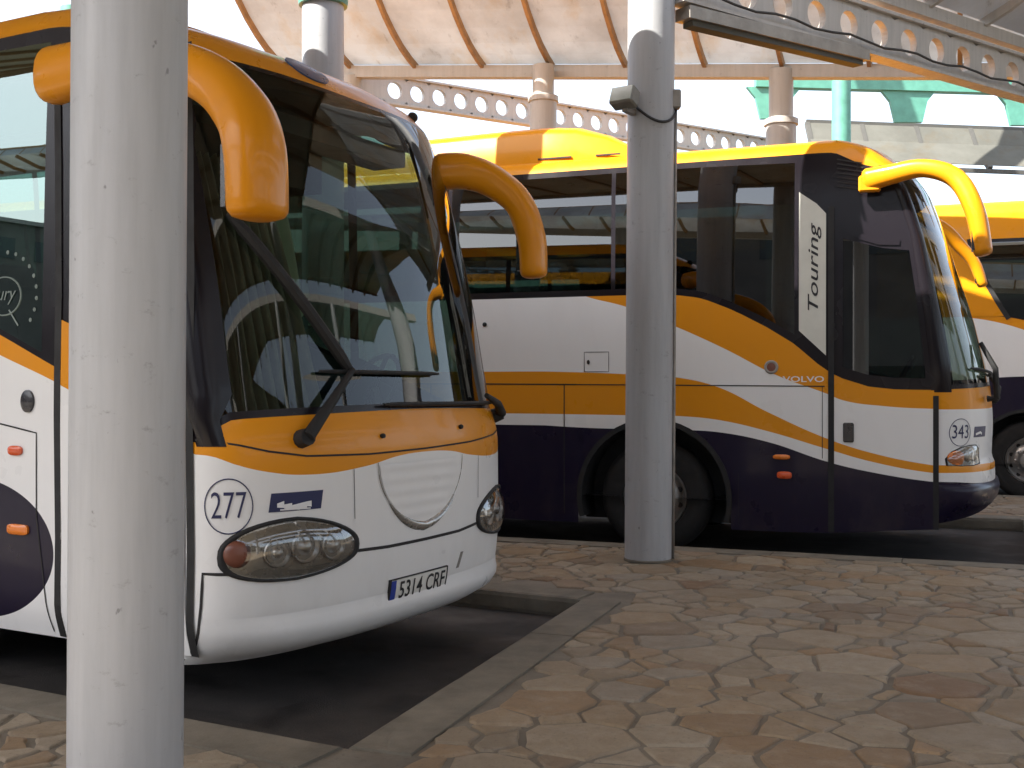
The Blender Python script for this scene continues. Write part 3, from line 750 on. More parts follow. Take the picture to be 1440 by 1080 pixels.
# marker emblem over the windscreen
C1.decal(F,(U(-7),3.215),[(.17*math.cos(math.pi*i/16),-.085*math.sin(math.pi*i/16)) for i in range(17)]+[(.17-.34*i/6,.0) for i in range(1,6)][::-1] if False else ell(.15,.07,24),M['emblem_blue'],'roof_emblem',bus1,.006,0,4)
C1.decal(F,(U(40),3.20),ell(.05,.022,14),M['rubber'],'marker_lamp',bus1,.02,.02,3)
# etched window lettering
et=C1.ring(C1.Rs,(-1.70,1.99),ell(.13,.10,30),.93,M['etch'],'window_lettering',bus1,.004,.0005)
C1.text(C1.Rs,'Century',(-1.79,2.0),.07,M['etch'],'lettering',et,1,.005,shear=.3)
for i in range(9):
    t=-.6+i*.26; q=C1.Rs(-1.70+.24*math.cos(t),1.99+.22*math.sin(t)); b=MB(); b.lathe([(.011,0),(.0001,.002)],q+Vector((0,-.003,0)),(0,-1,0),10); b.build('etched_dot',M['etch'],et)
b=MB(); C1.strip(b,C1.Rs,[(-1.66,1.92),(-1.59,1.84)],.01,.004); b.build('etched_tail',M['etch'],et,fixn=False)
# inside of the cab
b=MB(); vs=[];fs=[];n=30
for i in range(n+1):
    u=-C1.umax*.93+2*C1.umax*.93*i/n
    a=C1.F(u,1.40,-.03); vs+=[a,Vector((a.x*.6-.38,a.y*.97,1.44)),Vector((min(a.x,-.2)*.6-.6,a.y*.96,1.40)),Vector((min(a.x,-.2)*.6-.62,a.y*.95,1.12))]
for i in range(n):
    for j in range(3): fs.append((4*i+j,4*i+4+j,4*i+5+j,4*i+j+1))
b.add(vs,fs); b.build('dashboard',M['dash'],bus1,sm=40)
steering(bus1,-.78,.62,1.52)
b=MB(); b.box((-1.35,.62,1.55),(.24,.24,.06)); b.box((-1.58,.62,1.95),(.06,.23,.38),Matrix.Rotation(R(-10),3,'Y')); b.box((-1.66,.62,2.42),(.05,.14,.09)); b.box((-1.35,.62,1.3),(.1,.1,.2)); o=b.build('driver_seat',M['seat'],bus1); bv=o.modifiers.new('b','BEVEL'); bv.width=.04; bv.segments=3
# pleated sheet behind the door-side half of the windscreen, imitating reflected roof ribs
vs=[];fs=[];nu,nz=120,14
for i in range(nu+1):
    k=i/nu
    for j in range(nz+1):
        t=j/nz; z=1.44+1.25*t; dg=-66+46*k*(1-.22*t); ple=.034*math.sin(k*2*math.pi*10+.8*math.sin(k*9))+.009*math.sin(k*61)
        vs.append(C1.F(C1.U(dg),z,-.16-ple*(1.25-.5*t)-.07*(1-t)*0))
for i in range(nu):
    for j in range(nz): fs.append((i*(nz+1)+j,(i+1)*(nz+1)+j,(i+1)*(nz+1)+j+1,i*(nz+1)+j+1))
link('pleated_sheet',vs,fs,M['pleated_sheet'],bus1,True)
vs=[];fs=[];nu,nz=36,16
for i in range(nu+1):
    k=i/nu
    for j in range(nz+1):
        t=j/nz; z=1.98+.84*t-.24*(1-k)*(1-t); wd=.30*(.55+.45*math.sin(math.pi*min(1,.25+t*.7)))
        q=C1.F(C1.U(-19),z,-.30); vs.append(q+Vector((.03*math.sin(k*16),wd*(k-.7),0)))
for i in range(nu):
    for j in range(nz): fs.append((i*(nz+1)+j,(i+1)*(nz+1)+j,(i+1)*(nz+1)+j+1,i*(nz+1)+j+1))
link('pleated_sheet',vs,fs,M['pale_cloth'],bus1,True)
b=MB(); b.box((-1.75,-.1,2.95),(.3,1.08,.14)); b.box((-.92,0,2.98),(.12,1.0,.05)); o=b.build('overhead_locker',M['dash'],bus1)

# ---------------- the coach lettered Touring
W2=[(.25,1.24),(.6,1.25),(2,1.25),(3.3,1.23),(3.58,1.20),(3.72,1.15)]
P2=dict(L=12,W=W2,xf=[(.25,-.30),(.4,-.10),(.55,-.02),(.72,0),(.85,-.005),(.9,-.03),(1.2,-.02),(1.5,-.04),(2.0,-.15),(2.49,-.29),(3.0,-.45),(3.24,-.54),(3.42,-.66),(3.6,-.86),(3.72,-1.05)],
 D=[(.9,.50),(1.5,.5),(2.2,.40),(2.8,.31),(3.3,.29),(3.6,.30)],p=2.6,xw=-1.32,breaks=[-.535,-.62,-1.25,-1.35,-1.62,-1.66,-3.3,-3.34,-4.98,-5.02,-6.66,-6.70,-8.3,-8.34,-9.9,-11],
 arches=[-2.94,-9.0],ar=.72,hub=.5,vrows=[.14,.07,.62,.645,.665],
 bot={'side':[(-12,.28),(-2,.24),(-.9,.27),(-.5,.34)],'nose':[(0,.47),(50,.40),(90,.34)]},
 belt={'side':[(-12,2.38),(-2.9,2.375),(-2.55,2.34),(-2.3,2.255),(-2.0,2.11),(-1.7,1.93),(-1.37,1.66),(-1.25,1.60),(-1.0,1.525),(-.8,1.505),(-.5,1.50)],'nose':[(0,1.54),(60,1.51),(90,1.50)]},
 top={'side':[(-12,3.58),(-1.45,3.58),(-1.1,3.54),(-.8,3.46),(-.5,3.41)],'nose':[(0,3.42),(90,3.41)]},
 roof=[(3.60,.995,0),(3.66,.985,.02),(3.70,.95,.06),(3.725,.86,.2),(3.745,.65,.5),(3.755,.3,.9),(3.758,0,1.1)])
C2=Coach(P2)
bus2=empty('coach',(.3,11.49,0),0); tag(bus2,'coach seen side on with Touring lettered up its window pillar, navy lower side','coach','coaches parked in the bays')
big=[(-6,3),(0,3)]
side2=livery('touring_livery_side',[([(-6,2.6),(-3.75,2.45),(-3.61,2.385),(-3.2,2.27),(-2.71,2.07),(-2.27,1.865),(-1.83,1.635),(-1.37,1.46),(-1.25,1.41),(-.9,1.36),(-.5,1.34)],big),
   ([(-6,1.265),(-3.26,1.26),(-2.66,1.255),(-2.33,1.225),(-1.89,1.13),(-1.37,.98),(-1.0,.88),(-.52,.80),(0,.78)],[(-6,1.67),(-3.26,1.645),(-2.75,1.615),(-2.33,1.52),(-1.89,1.30),(-1.37,1.07),(-1.0,.955),(-.52,.865),(0,.82)])],
  [(-6,1.155),(-3.5,1.135),(-2.66,1.13),(-2.33,1.115),(-1.89,1.035),(-1.37,.87),(-1.0,.79),(-.52,.725),(0,.70)],x0=-4,x1=0)
nose2=livery('touring_livery_nose',[([(0,1.34),(1.25,1.335)],[(0,3),(1.25,3)]),([(0,.80),(1.25,.80)],[(0,.845),(1.25,.865)])],[(0,.70),(1.0,.705),(1.25,.725)],axis='Y',x0=0,x1=1.3,absx=True)
panes=[('*',-1.66+0,-1.35,.985,.986)]+[('*',a,b,.05,.97) for a,b in ((-3.3,-1.66),(-4.98,-3.34),(-6.66,-5.02),(-8.3,-6.70),(-9.9,-8.34))]+[('R',-1.25,-.535,.04,.62),('L',-1.25,-.62,.05,.9)]
make_shell(C2,bus2,side2,nose2,M['orange'],M['wind1'],M['side2'],panes,(74,.02,.97))
seats(bus2,[-2.7-.85*i for i in range(10)],1.45)
for x in P2['arches']:
    for sg in (-1,1): wheel(bus2,x,sg,.5,1.25); arch(C2,bus2,x,sg)
# roof air conditioner hump
vs=[];fs=[];xs=[(-7.6,.02,1.05),(-7.4,.25,1.08),(-7.0,.36,1.1),(-4.6,.41,1.1),(-4.05,.41,1.1),(-3.75,.38,1.09),(-3.45,.28,1.07),(-3.2,.14,1.04),(-3.02,.03,1.0)]
for (x,h,w) in xs:
    for j in range(13):
        t=math.pi*j/12; cy=math.cos(t); y=-w*math.copysign(abs(cy)**.35,cy); z=3.69+h*math.sin(t)**.28; vs.append((x,y,z-.0 if 0<j<12 else 3.66))
for i in range(len(xs)-1):
    for j in range(12): fs.append((i*13+j,i*13+j+1,i*13+14+j,i*13+13+j))
b=MB(); b.add(vs,fs); ac=b.build('roof_air_conditioner',M['orange'],bus2,sm=50)
b=MB()
for x in (-3.95,-3.42): b.box((x,-1.10 if x<-3.5 else -1.075,3.735),(.17 if x<-3.5 else .12,.006,.007))
b.build('vent_slot',M['seam'],ac)
# glass film panel with lettering
fp=[(-1.62,2.02),(-1.39,1.80),(-1.39,3.04),(-1.47,3.13),(-1.62,3.24)]; cx=-1.505;cz=2.5
ol=[]
for i in range(5):
    a,b_=fp[i],fp[(i+1)%5]
    for k in range(5): ol.append((a[0]+(b_[0]-a[0])*k/5-cx,a[1]+(b_[1]-a[1])*k/5-cz))
fm=C2.decal(C2.Rs,(cx,cz),ol,M['decal'],'window_film',bus2,.006,0,4,False)
C2.text(C2.Rs,'Touring',(-1.495,2.54),.088,M['blackink'],'lettering',fm,1.95,.009,vert=True,shear=.3,bold=.006)
# door
b=MB(); fo=lambda x,z:C2.Rs(x,z,.007)
xa,xb=-1.325,-.505
vs=[];fs=[]
for i in range(13):
    x=xa+(xb-xa)*i/12; zt_=smooth(P2['belt']['side'],x)-.004
    for j in range(15): vs.append(C2.Rs(x,.26+.06*i/12+(zt_-.26-.06*i/12)*j/14,.007))
for i in range(12):
    for j in range(14): fs.append((i*15+j,i*15+15+j,i*15+16+j,i*15+j+1))
dr=link('door',vs,fs,side2,bus2,True)
b=MB()
C2.strip(b,C2.Rs,[(-1.345,.26),(-1.345,2.2),(-1.345,3.1)],.05,.012); C2.strip(b,C2.Rs,[(-.49,.32),(-.49,1.45)],.045,.012)
b.build('door_seal',M['rubber'],dr,fixn=False)
b=MB(); C2.strip(b,C2.Rs,[(-1.30,2.97),(-1.15,2.84),(-.95,2.77),(-.78,2.76)],.05,.012); C2.strip(b,C2.Rs,[(-1.27,1.62),(-1.27,2.85)],.05,.010)
b.build('door_frame',M['pillar'],dr,fixn=False)
b=MB(); b.box((-1.20,-1.262,1.13),(.045,.012,.085)); h_=b.build('handle',M['black'],dr)
bv=h_.modifiers.new('b','BEVEL'); bv.width=.01
# front pillars
for sg in (-1,1):
    vs=[];fs=[];n=16
    for i in range(n+1):
        z=1.48+(3.43-1.48)*i/n
        for j in range(6):
            dg=70+19*j/5; off=.003+.022*math.sin(math.pi*j/5); vs.append(C2.F(C2.U(sg*dg),z,off if 0<i<n else .002))
    for i in range(n):
        for j in range(5): fs.append((i*6+j,i*6+j+1,i*6+j+7,i*6+j+6))
    b=MB(); b.add(vs,fs); b.build('front_pillar',M['pillar'],bus2,sm=True)
b=MB()
for k in range(7):
    z=3.24+.04*k; C2.strip(b,C2.Rs,[(-1.30+.0*k,z+.03),(-1.02-.012*k,z-.02)],.012,.010)
b.build('vent_louvre',M['rubber'],bus2,fixn=False)
b=MB(); RS=C2.Rs
C2.strip(b,RS,[(-7.9,1.555),(-4.5,1.55),(-3.68,1.545)],.012); C2.strip(b,RS,[(-3.68,1.545),(-1.40,1.53)],.010)
C2.strip(b,RS,[(-1.42,1.53),(-1.42,.9)],.006)
for x in (-3.8,-5.2,-6.6): C2.strip(b,RS,[(x,1.55),(x,.32)],.010)
C2.strip(b,RS,[(-3.6,1.665),(-3.36,1.665),(-3.36,1.85),(-3.6,1.85),(-3.6,1.665)],.006)
for x in (-2.4,): C2.strip(b,RS,[(x+.25,.75),(x+.25,.28)],.004)
b.build('panel_seam',M['seam'],bus2,fixn=False)
for x in (-3.33,-3.28): pass
C2.decal(RS,(-4.62,2.13),ell(.022,.022,12),M['rubber'],'lock',bus2,.008,.004,2); C2.decal(RS,(-3.56,1.755),ell(.014,.022,12),M['rubber'],'lock',bus2,.006,.004,2)
e=C2.ring(RS,(-1.86,1.70),ell(.062,.062,24),.62,M['grey_metal'],'round_emblem',bus2,.006,.004); C2.decal(RS,(-1.86,1.70),ell(.04,.04,18),M['indicator'],'emblem_centre',e,.005,.003,2)
C2.text(RS,'VOLVO',(-1.58,1.59),.05,M['whiteink'],'maker_lettering',bus2,1.5,.006,bold=.012)
C2.decal(RS,(-1.77,.905),ell(.075,.022,20,pw=.7),M['amber'],'side_marker_lamp',bus2,.014,.01); C2.decal(RS,(-1.745,.745),ell(.065,.032,20,pw=.6),M['red'],'side_marker_lamp',bus2,.014,.01)
F2=C2.F;U2=C2.U
nb=C2.ring(F2,(U2(-63),1.14),ell(.118,.118,36),.955,M['ink'],'fleet_number',bus2,.003,.0005); C2.text(F2,'343',(U2(-63),1.14),.115,M['ink'],'lettering',nb,.8,.004)
em=C2.decal(F2,(U2(-40),1.14),rect(.24,.09,.15),M['ink'],'emblem',bus2,.003,0,4,False)
b=MB(); C2.strip(b,F2,[(U2(-40)-.10,1.12),(U2(-40)-.01,1.135),(U2(-40)+.02,1.12)],.02,.0055); b.build('emblem_motif',M['whiteink'],em,fixn=False)
for sg in (-1,1):
    ol=[(a*(-sg),b_) for a,b_ in [(-.20,-.06),(-.19,-.005),(-.14,.05),(-.05,.085),(.06,.10),(.15,.10),(.20,.07),(.21,.0),(.19,-.055),(.08,-.065),(-.06,-.065)]]
    if sg>0: ol=ol[::-1]
    u0=sg*U2(58); z0=.925
    g=C2.decal(F2,(u0,z0),ol,M['lamp_grey'],'headlight',bus2,.005,0,4); C2.ring(F2,(u0,z0),[(a*1.06,b_*1.08) for a,b_ in ol],.93,M['rubber'],'headlight_gasket',g,.006,.004)
    C2.decal(F2,(u0+sg*.10,z0-.0),ell(.085,.062,18),M['amber'],'indicator_lamp',g,.010,.012,3)
    for du in (-.03,-.12): C2.decal(F2,(u0+sg*du,z0+.01),ell(.045,.05,16),M['chrome'],'lamp',g,.008,.018,4)
    C2.decal(F2,(u0,z0),[(a*.97,b_*.97) for a,b_ in ol],M['lens'],'lens',g,.014,.024,4)
# bumper and fog lamps
for sg in (-1,1): C2.decal(F2,(sg*U2(-48),.58),ell(.13,.05,20,pw=.6),M['lamp_grey'],'fog_lamp',bus2,.006,.006)
C2.decal(F2,(0,.60),rect(.53,.115),M['plate'],'number_plate',bus2,.012,0,4,False)
vs=[];fs=[];n=60
for i in range(n+1):
    u=-C2.umax*.99+2*C2.umax*.99*i/n; k=min(1,(1-abs(i/n*2-1))*5)
    for (z,of) in ((.70,0),(.68,.03),(.64,.045),(.56,.04),(.50,.02),(.44,0)): vs.append(F2(u,z,of*k+.001))
for i in range(n):
    for j in range(5): fs.append((i*6+j+1,i*6+7+j,i*6+6+j,i*6+j))
link('bumper',vs,fs,M['navy'],bus2,True)
mirror(bus2,[(-1.02,-1.30,3.30),(-.86,-1.36,3.32),(-.58,-1.42,3.345),(-.33,-1.46,3.235),(-.19,-1.5,2.96),(-.13,-1.5,2.64)],[.085,.075,.075,.085,.12,.125],[.10,.085,.075,.08,.08,.075])
mirror(bus2,[(-.80,1.15,3.28),(-.65,1.22,3.27),(-.45,1.32,3.16),(-.30,1.40,3.0),(-.16,1.45,2.82),(-.09,1.46,2.62)],[.08,.075,.08,.085,.085,.08],[.08,.075,.075,.07,.06,.055])
wiper(bus2,C2,(U2(10),1.40),(U2(-30),1.62),[(((U2(-50),1.68),(U2(0),1.62)),.014)])
b=MB(); b.box((-1.02,-1.325,3.26),(.09,.04,.07)); o=b.build('mirror_mount',M['mirror_orange'],bus2); bv=o.modifiers.new('b','BEVEL'); bv.width=.015
# service arm mounted by the corner of the windscreen
b=MB(); b.tube([F2(U2(-30),1.42,.02),F2(U2(-30),1.42,.10),F2(U2(-30),1.66,.12),F2(U2(-30),1.90,.05)],[.03,.03,.026,.02],8); b.build('grab_handle',M['rubber'],bus2,sm=40)
b=MB(); vs=[];fs=[];n=24
for i in range(n+1):
    u=-C2.umax*.93+2*C2.umax*.93*i/n; a=C2.F(u,1.50,-.03); vs+=[a,Vector((a.x*.6-.40,a.y*.97,1.55)),Vector((min(a.x,-.2)*.6-.62,a.y*.95,1.12))]
for i in range(n):
    for j in range(2): fs.append((3*i+j,3*i+3+j,3*i+4+j,3*i+j+1))
b.add(vs,fs); b.build('dashboard',M['dash'],bus2,sm=40); steering(bus2,-.85,.62,1.62)
b=MB(); b.box((-1.4,.62,1.6),(.24,.24,.06)); b.box((-1.62,.62,2.0),(.06,.23,.38),Matrix.Rotation(R(-10),3,'Y')); b.box((-1.4,.62,1.35),(.1,.1,.2)); o=b.build('driver_seat',M['seat'],bus2); bv=o.modifiers.new('b','BEVEL'); bv.width=.04

# ---------------- the coach cut off by the right edge
P3=dict(P2); P3['xf']=[(z,x) for z,x in P2['xf']]+[(3.95,-1.3)]; P3['W']=W2[:4]+[(3.5,1.215),(3.9,1.18),(4.05,1.1)]
P3.update(breaks=[-.62,-1.25,-1.62,-3.3,-3.34,-4.98,-5.02,-6.66,-8.3,-9.9,-11],vrows=[],arches=[-3.1,-9.0],
 belt={'side':[(-12,2.46),(-3.9,2.46),(-3.5,2.44),(-3.1,2.36),(-2.6,2.1),(-2.0,1.8),(-1.2,1.6),(-.5,1.5)],'nose':[(0,1.54),(90,1.5)]},
 top={'side':[(-12,3.46),(-1.2,3.46),(-.5,3.41)],'nose':[(0,3.42),(90,3.41)]},
 roof=[(3.52,.995,0),(3.75,.985,.05),(3.9,.96,.1),(3.97,.9,.25),(4.0,.7,.5),(4.02,.3,.9),(4.022,0,1.1)])
C3=Coach(P3)
bus3=empty('coach',(3.95,17.46,0),0); tag(bus3,'farthest coach, mostly cut off by the right edge, with deep orange roof and quarter panel','coach','coaches parked in the bays')
side3=livery('far_coach_side',[([(-4,2.46),(-3.9,2.44),(-3.5,2.36),(-3.1,2.22),(-2.4,1.85),(-1.2,1.5),(0,1.4)],big)],[(-4,1.60),(-2,1.55),(-1,1.2),(0,.8)],x0=-4,x1=0)
panes=[('*',-4.98,-1.62,.03,.97),('*',-1.62,-.62,.03,.97)]+[('*',a,b,.03,.97) for a,b in ((-6.66,-5.02),(-8.3,-6.66),(-9.9,-8.3))]
make_shell(C3,bus3,side3,nose2,M['orange'],M['wind1'],M['side2'],panes,(74,.02,.97))
seats(bus3,[-2.4-.85*i for i in range(3)],1.45)
for x in P3['arches']:
    for sg in (-1,1): wheel(bus3,x,sg,.55,1.25); arch(C3,bus3,x,sg)
# solid orange quarter panel with a curved window edge
vs=[];fs=[];n=16
for i in range(n+1):
    z=2.44+(3.47-2.44)*i/n; t=i/n; xr=-3.86+.36*(1-t)**1.5+.12*(1-t)
    for j in range(7): vs.append(C3.Rs(-5.0+(xr+5.0)*j/6,z,.008))
for i in range(n):
    for j in range(6): fs.append((i*7+j,i*7+j+1,i*7+j+8,i*7+j+7))
qp=link('quarter_panel',vs,fs,M['orange'],bus3,True)
b=MB(); C3.strip(b,C3.Rs,[(-3.86+.36*(1-t/12)**1.5+.12*(1-t/12)+.02,2.40+1.07*t/12) for t in range(13)],.06,.012); b.build('window_rubber',M['rubber'],qp,fixn=False)
mirror(bus3,[(-1.02,-1.30,3.30),(-.58,-1.42,3.345),(-.33,-1.46,3.235),(-.19,-1.5,2.96),(-.13,-1.5,2.64)],[.08]*5,[.08]*5)
# ------------------------------------------------------------------ columns
def column(name,x,y,ztop,r,label,group,mat,lean=0,collar=None,flange=False,z0=PZ+.010):
    root=empty(name,(x,y,z0)); tag(root,label,'column',group)
    top=ztop-z0; ld=Vector((CT,ST,0))*math.tan(lean)
    b=MB(); prof=[(r,.0),(r,top)]
    if collar: prof=[(r*1.0,0),(r*1.0,collar-z0-.06),(r*1.13,collar-z0-.05),(r*1.13,collar-z0+.02),(r*.8,collar-z0+.05),(r*.8,top)]
    n=48; vs=[];fs=[]
    full=[]
    for (a,c),(d,e) in zip(prof,prof[1:]):
        k=max(1,int((e-c)/.5))
        for i in range(k): full.append((a+(d-a)*i/k,c+(e-c)*i/k))
    full.append(prof[-1])
    for (rr,h) in full:
        for j in range(n): t=2*math.pi*j/n; vs.append(Vector((rr*math.cos(t),rr*math.sin(t),h))+ld*h)
    for i in range(len(full)-1):
        for j in range(n): fs.append((i*n+j,i*n+(j+1)%n,(i+1)*n+(j+1)%n,(i+1)*n+j))
    b.add(vs,fs); b.build('shaft',mat,root,sm=40)
    b=MB(); b.lathe([(r*1.03,.0),(r*1.035,.012),(r*1.0,.02)],(0,0,.002),(0,0,1),48); b.build('base_joint',M['kerb'],root,sm=40)
    if flange:
        b=MB(); b.lathe([(r*.9,top-.16),(r*1.16,top-.15),(r*1.2,top-.10),(r*1.1,top-.09),(r*1.1,top)],ld*top,(0,0,1),40); b.build('flange',M['teal'],root,sm=40)
    return root
GC='canopy columns'
pr=.188
pr1=.179
LEAN=R(.35)
column('support_column',-2.46-.045*CT,2.97-.045*ST,5.35,pr1,'big pale grey column in the foreground hiding the door of coach 277',GC,M['pole'],LEAN)
col2=column('support_column',-2.34,8.93,5.5,pr,'pale column carrying the small floodlight, standing on the paving between two coaches',GC,M['pole'],LEAN)
c3=column('support_column',-5.38,8.98,5.13,pr*1.0,'sunlit white column with a teal flange behind the nearest coach roof',GC,M['pole'],0,flange=True)
m=MB(); m.lathe([(pr*.95,5.0),(pr*.95,6.9)],(0,0,-PZ-.01),(0,0,1),32); m.build('upper_shaft',M['teal'],c3,sm=40)
column('support_column',-5.3,14.62,5.9,pr*.98,'beige column behind the roof hump of the Touring coach',GC,M['beige_steel'],0,collar=5.45)
column('support_column',-2.14,14.86,5.58,pr*1.02,'beige column behind the front roof of the Touring coach, right of the floodlight column',GC,M['beige_steel'],0,collar=4.92)
column('support_column',-8.46,14.95,6.15,pr*.75,'slim beige column where the holed beam meets the far canopy edge',GC,M['beige_steel'],0)
column('support_column',-1.97,21.0,6.95,.165,'teal column behind the front of the Touring coach',GC,M['teal'],0)

# ------------------------------------------------------------------ holed girders
def girder(a,b,h,sp,rad,label,flw=.16,th=.07,solid0=.0):
    a,b=Vector(a),Vector(b); d=b-a; L=d.length; d.normalize(); sd=d.cross(Vector((0,0,1))).normalized(); up=sd.cross(d)
    root=empty('holed_girder',a); tag(root,label,'girder','girders pierced with round holes')
    n=int((L-solid0)/sp); m=MB(); K=24
    def P(u,v,w): return d*u+up*v+sd*w
    if solid0: m.box(d*(solid0/2),(solid0/2,th/2,h/2),Matrix((d,sd,up)).transposed())
    for i in range(n):
        u0=solid0+i*sp; uc=u0+sp/2
        sq=[];ci=[]
        for j in range(K):
            t=2*math.pi*(j+.5)/K; c_,s_=math.cos(t),math.sin(t); k=min((sp/2)/max(abs(c_),1e-6),(h/2)/max(abs(s_),1e-6)); sq.append((uc+c_*k,s_*k)); ci.append((uc+c_*rad,s_*rad))
        vs=[P(u,v,w) for w in (-th/2,th/2) for ring in (sq,ci) for u,v in ring]; fs=[]
        for j in range(K):
            q=(j+1)%K
            fs.append((j,q,K+q,K+j)); fs.append((2*K+j,3*K+j,3*K+q,2*K+q)); fs.append((K+j,K+q,3*K+q,3*K+j))
        m.add(vs,fs)
    m.build('web',M['beige_steel'],root,fixn=False)
    for v,hh in ((h/2+.012,.03),(-h/2-.012,.03)):
        m=MB(); m.bar(up*v,d*(solid0+n*sp)+up*v,flw,hh); m.build('flange',M['beige_steel'],root)
    return root
w54=camdir(54)
A0=Vector((-8.42,15.0,6.03)); girder(A0,A0+camdir(53.7)*9.4+Vector((0,0,.14)),.40,.405,.128,'long holed girder running behind the floodlight column to the far beige column',solid0=.45)
B0=Vector((-2.34,8.93,4.83))+w54*.12+Vector((.165,-.06,0)); B1=B0+w54*8.2+Vector((0,0,-.05)); girder(B0,B1,.40,.45,.125,'holed girder slanting from the floodlight column to the top right corner',solid0=.55)

# ------------------------------------------------------------------ canopies
def sheet(root,S_,L,n,prof,thick,mat):
    vs=[];fs=[];k=len(prof)
    for lay in (0,thick):
        for i in range(n+1):
            for (o,r) in prof: vs.append(S_(L*i/n,o,r+.11+lay))
    off=(n+1)*k
    for i in range(n):
        for j in range(k-1):
            fs.append((i*k+j,i*k+k+j,i*k+k+j+1,i*k+j+1)); fs.append((off+i*k+j,off+i*k+j+1,off+i*k+k+j+1,off+i*k+k+j))
    for j in range(k-1): fs.append((j,j+1,off+j+1,off+j)); fs.append((n*k+j,off+n*k+j,off+n*k+j+1,n*k+j+1))
    for i in range(n): fs.append((i*k,off+i*k,off+i*k+k,i*k+k)); fs.append((i*k+k-1,i*k+2*k-1,off+i*k+2*k-1,off+i*k+k-1))
    m=MB(); m.add(vs,fs); m.build('roof_panel',mat,root)
def shell(name,label,beam,rib_dir,prof,rib_s,mat,ribmat,beam_wh=(.22,.22),thick=.015,rib_wh=(.05,.09),beammat=None,edge=True,shade_sheets=()):
    """panel vault along a beam; prof = (out, rise) pairs from the beam; rib_s = distances of ribs along the beam"""
    a,b=Vector(beam[0]),Vector(beam[1]); d=(b-a); L=d.length; d/=L; q=Vector(rib_dir).normalized()
    root=empty(name,a); tag(root,label,'canopy','station canopies')
    S_=lambda s,o,r: d*s+q*o+Vector((0,0,r))
    n=24
    for pr_ in (prof,)+tuple(shade_sheets):
     vs=[];fs=[];k=len(pr_)
     sheet(root,S_,L,n,pr_,thick,mat if pr_ is prof else M['panel_near'])
    for pr_ in shade_sheets: prof=prof+pr_
    for s in rib_s:
        m=MB(); pts=[S_(s,o,r+.11-rib_wh[1]*.5-.003) for o,r in prof]
        up=d
        for p0,p1 in zip(pts,pts[1:]): 
            e=(p1-p0)*.04; m.bar(p0-e,p1+e,rib_wh[1],rib_wh[0],up=d)
        m.build('rib',ribmat,root)
    m=MB(); m.bar(-d*.1,d*(L+.1),beam_wh[0],beam_wh[1]); m.build('edge_beam',beammat or M['beige_steel'],root)
    if edge:
        m=MB(); o,r=prof[-1]; m.bar(S_(0,o,r+.11),S_(L,o,r+.11),.06,.08); m.build('edge_rail',ribmat,root)
    return root
vault=[(0,0),(.25,.07),(.5,.165),(.75,.30),(1.0,.47),(1.25,.69)]
zc=lambda X:5.585-(X+2.34)*.1013
d9=(9.62,0)
def zz(X): return zc(X)
Xr=[-9.62,-8.45,-7.37,-6.30,-5.26,-4.2,-3.12,-2.12,-1.05,0,1.05,2.1]
sl=math.sqrt(1+.1013**2)
shell('vaulted_canopy','vaulted canopy of stained cream panels with brown ribs across the top of the picture',((-9.62,14.95,zz(-9.62)),(2.6,14.85,zz(2.6))),(0,-1,0),vault,[(x+9.62)*sl for x in Xr],M['panel'],M['rib'],(.16,.17),shade_sheets=([(2.5,1.93),(3.2,1.98),(5.6,2.0)],))  # outer flat sheet is out of view, added to shade the farthest coach
# canopy carried by the slanting girder (top right)
perp=Vector((w54.y,-w54.x,0))
low=[(0,0),(.3,.10),(.6,.25),(.95,.48),(1.25,.75),(1.5,1.05)]
bb0=B0+Vector((0,0,.36))+w54*.2; bb1=B1+Vector((0,0,.36))
sh=shell('vaulted_canopy','cream panel canopy above the slanting holed girder in the top right corner',(bb0,bb1),perp,low,[.3+.95*i for i in range(9)],M['panel'],M['beige_steel'],(.10,.12))
m=MB(); q0=bb0-perp*.30+Vector((0,0,.02)); q1=bb1-perp*.30+Vector((0,0,.02)); m.bar(q0,q1,.50,.03); m.build('shade_strip',M['panel_near'],sh)  # strip added beside the canopy to keep direct sun off the girder
# canopy over the nearest coach (overhead, behind the camera's field of view, throws the shade on the paving)
over=[(-8.0,3.75),(-6.4,2.75),(-5.2,2.0),(-4.3,1.45),(-3.4,1.0),(-1.7,.36),(0,.0),(1.7,.10),(3.4,.02),(4.88,-.12)]
shell('station_roof','big ribbed roof over the nearest coach and the paving',((-18,3.80,5.62),(2.0,2.70,5.42)),(0,1,0),over,[.5+1.05*i for i in range(19)],M['panel_near'],M['rib'],(.2,.2))
shell('station_roof','ribbed roof of the next platform behind the viewer',((-48,-9.0,9.8),(10,-9.0,4.9)),(0,-1,0),[(-1.0,.25),(-.4,.05),(0,0)]+vault[1:]+[(1.5,.98),(1.72,1.32)],[.5+1.05*i for i in range(55)],M['panel'],M['rib'],(.2,.2))
for (x0,z0,wd,y1) in ((2.4,5.9,3.9,15.6),(7.4,6.1,3.4,19),(12.6,6.3,6.5,18)):
    shell('station_roof',{2.4:'ribbed concourse roof right of the viewer, nearest bay',7.4:'ribbed concourse roof right of the viewer, middle bay',12.6:'ribbed concourse roof right of the viewer, outer bay'}[x0],((x0,-8,z0),(x0,y1,z0)),(1,0,0),[(0,0),(wd*.25,.32),(wd*.5,.45),(wd*.75,.40),(wd,.2)],[.4+1.05*i for i in range(int((y1+7.6)/1.05))],M['panel_near'],M['rib'],(.2,.22),rib_wh=(.09,.12))
    for y in (-7,0,6,11.8): column('support_column',x0,y,z0-.1,pr,'pale column under the concourse roof right of the viewer',GC,M['pole'])
for i,x in enumerate((-40,-30,-22,-15,-8.5,-2.3,3.5)):
    column('support_column',x,-9.0,5.2-.0845*(x-10),pr,'pale column under the platform roof behind the viewer',GC,M['pole'])
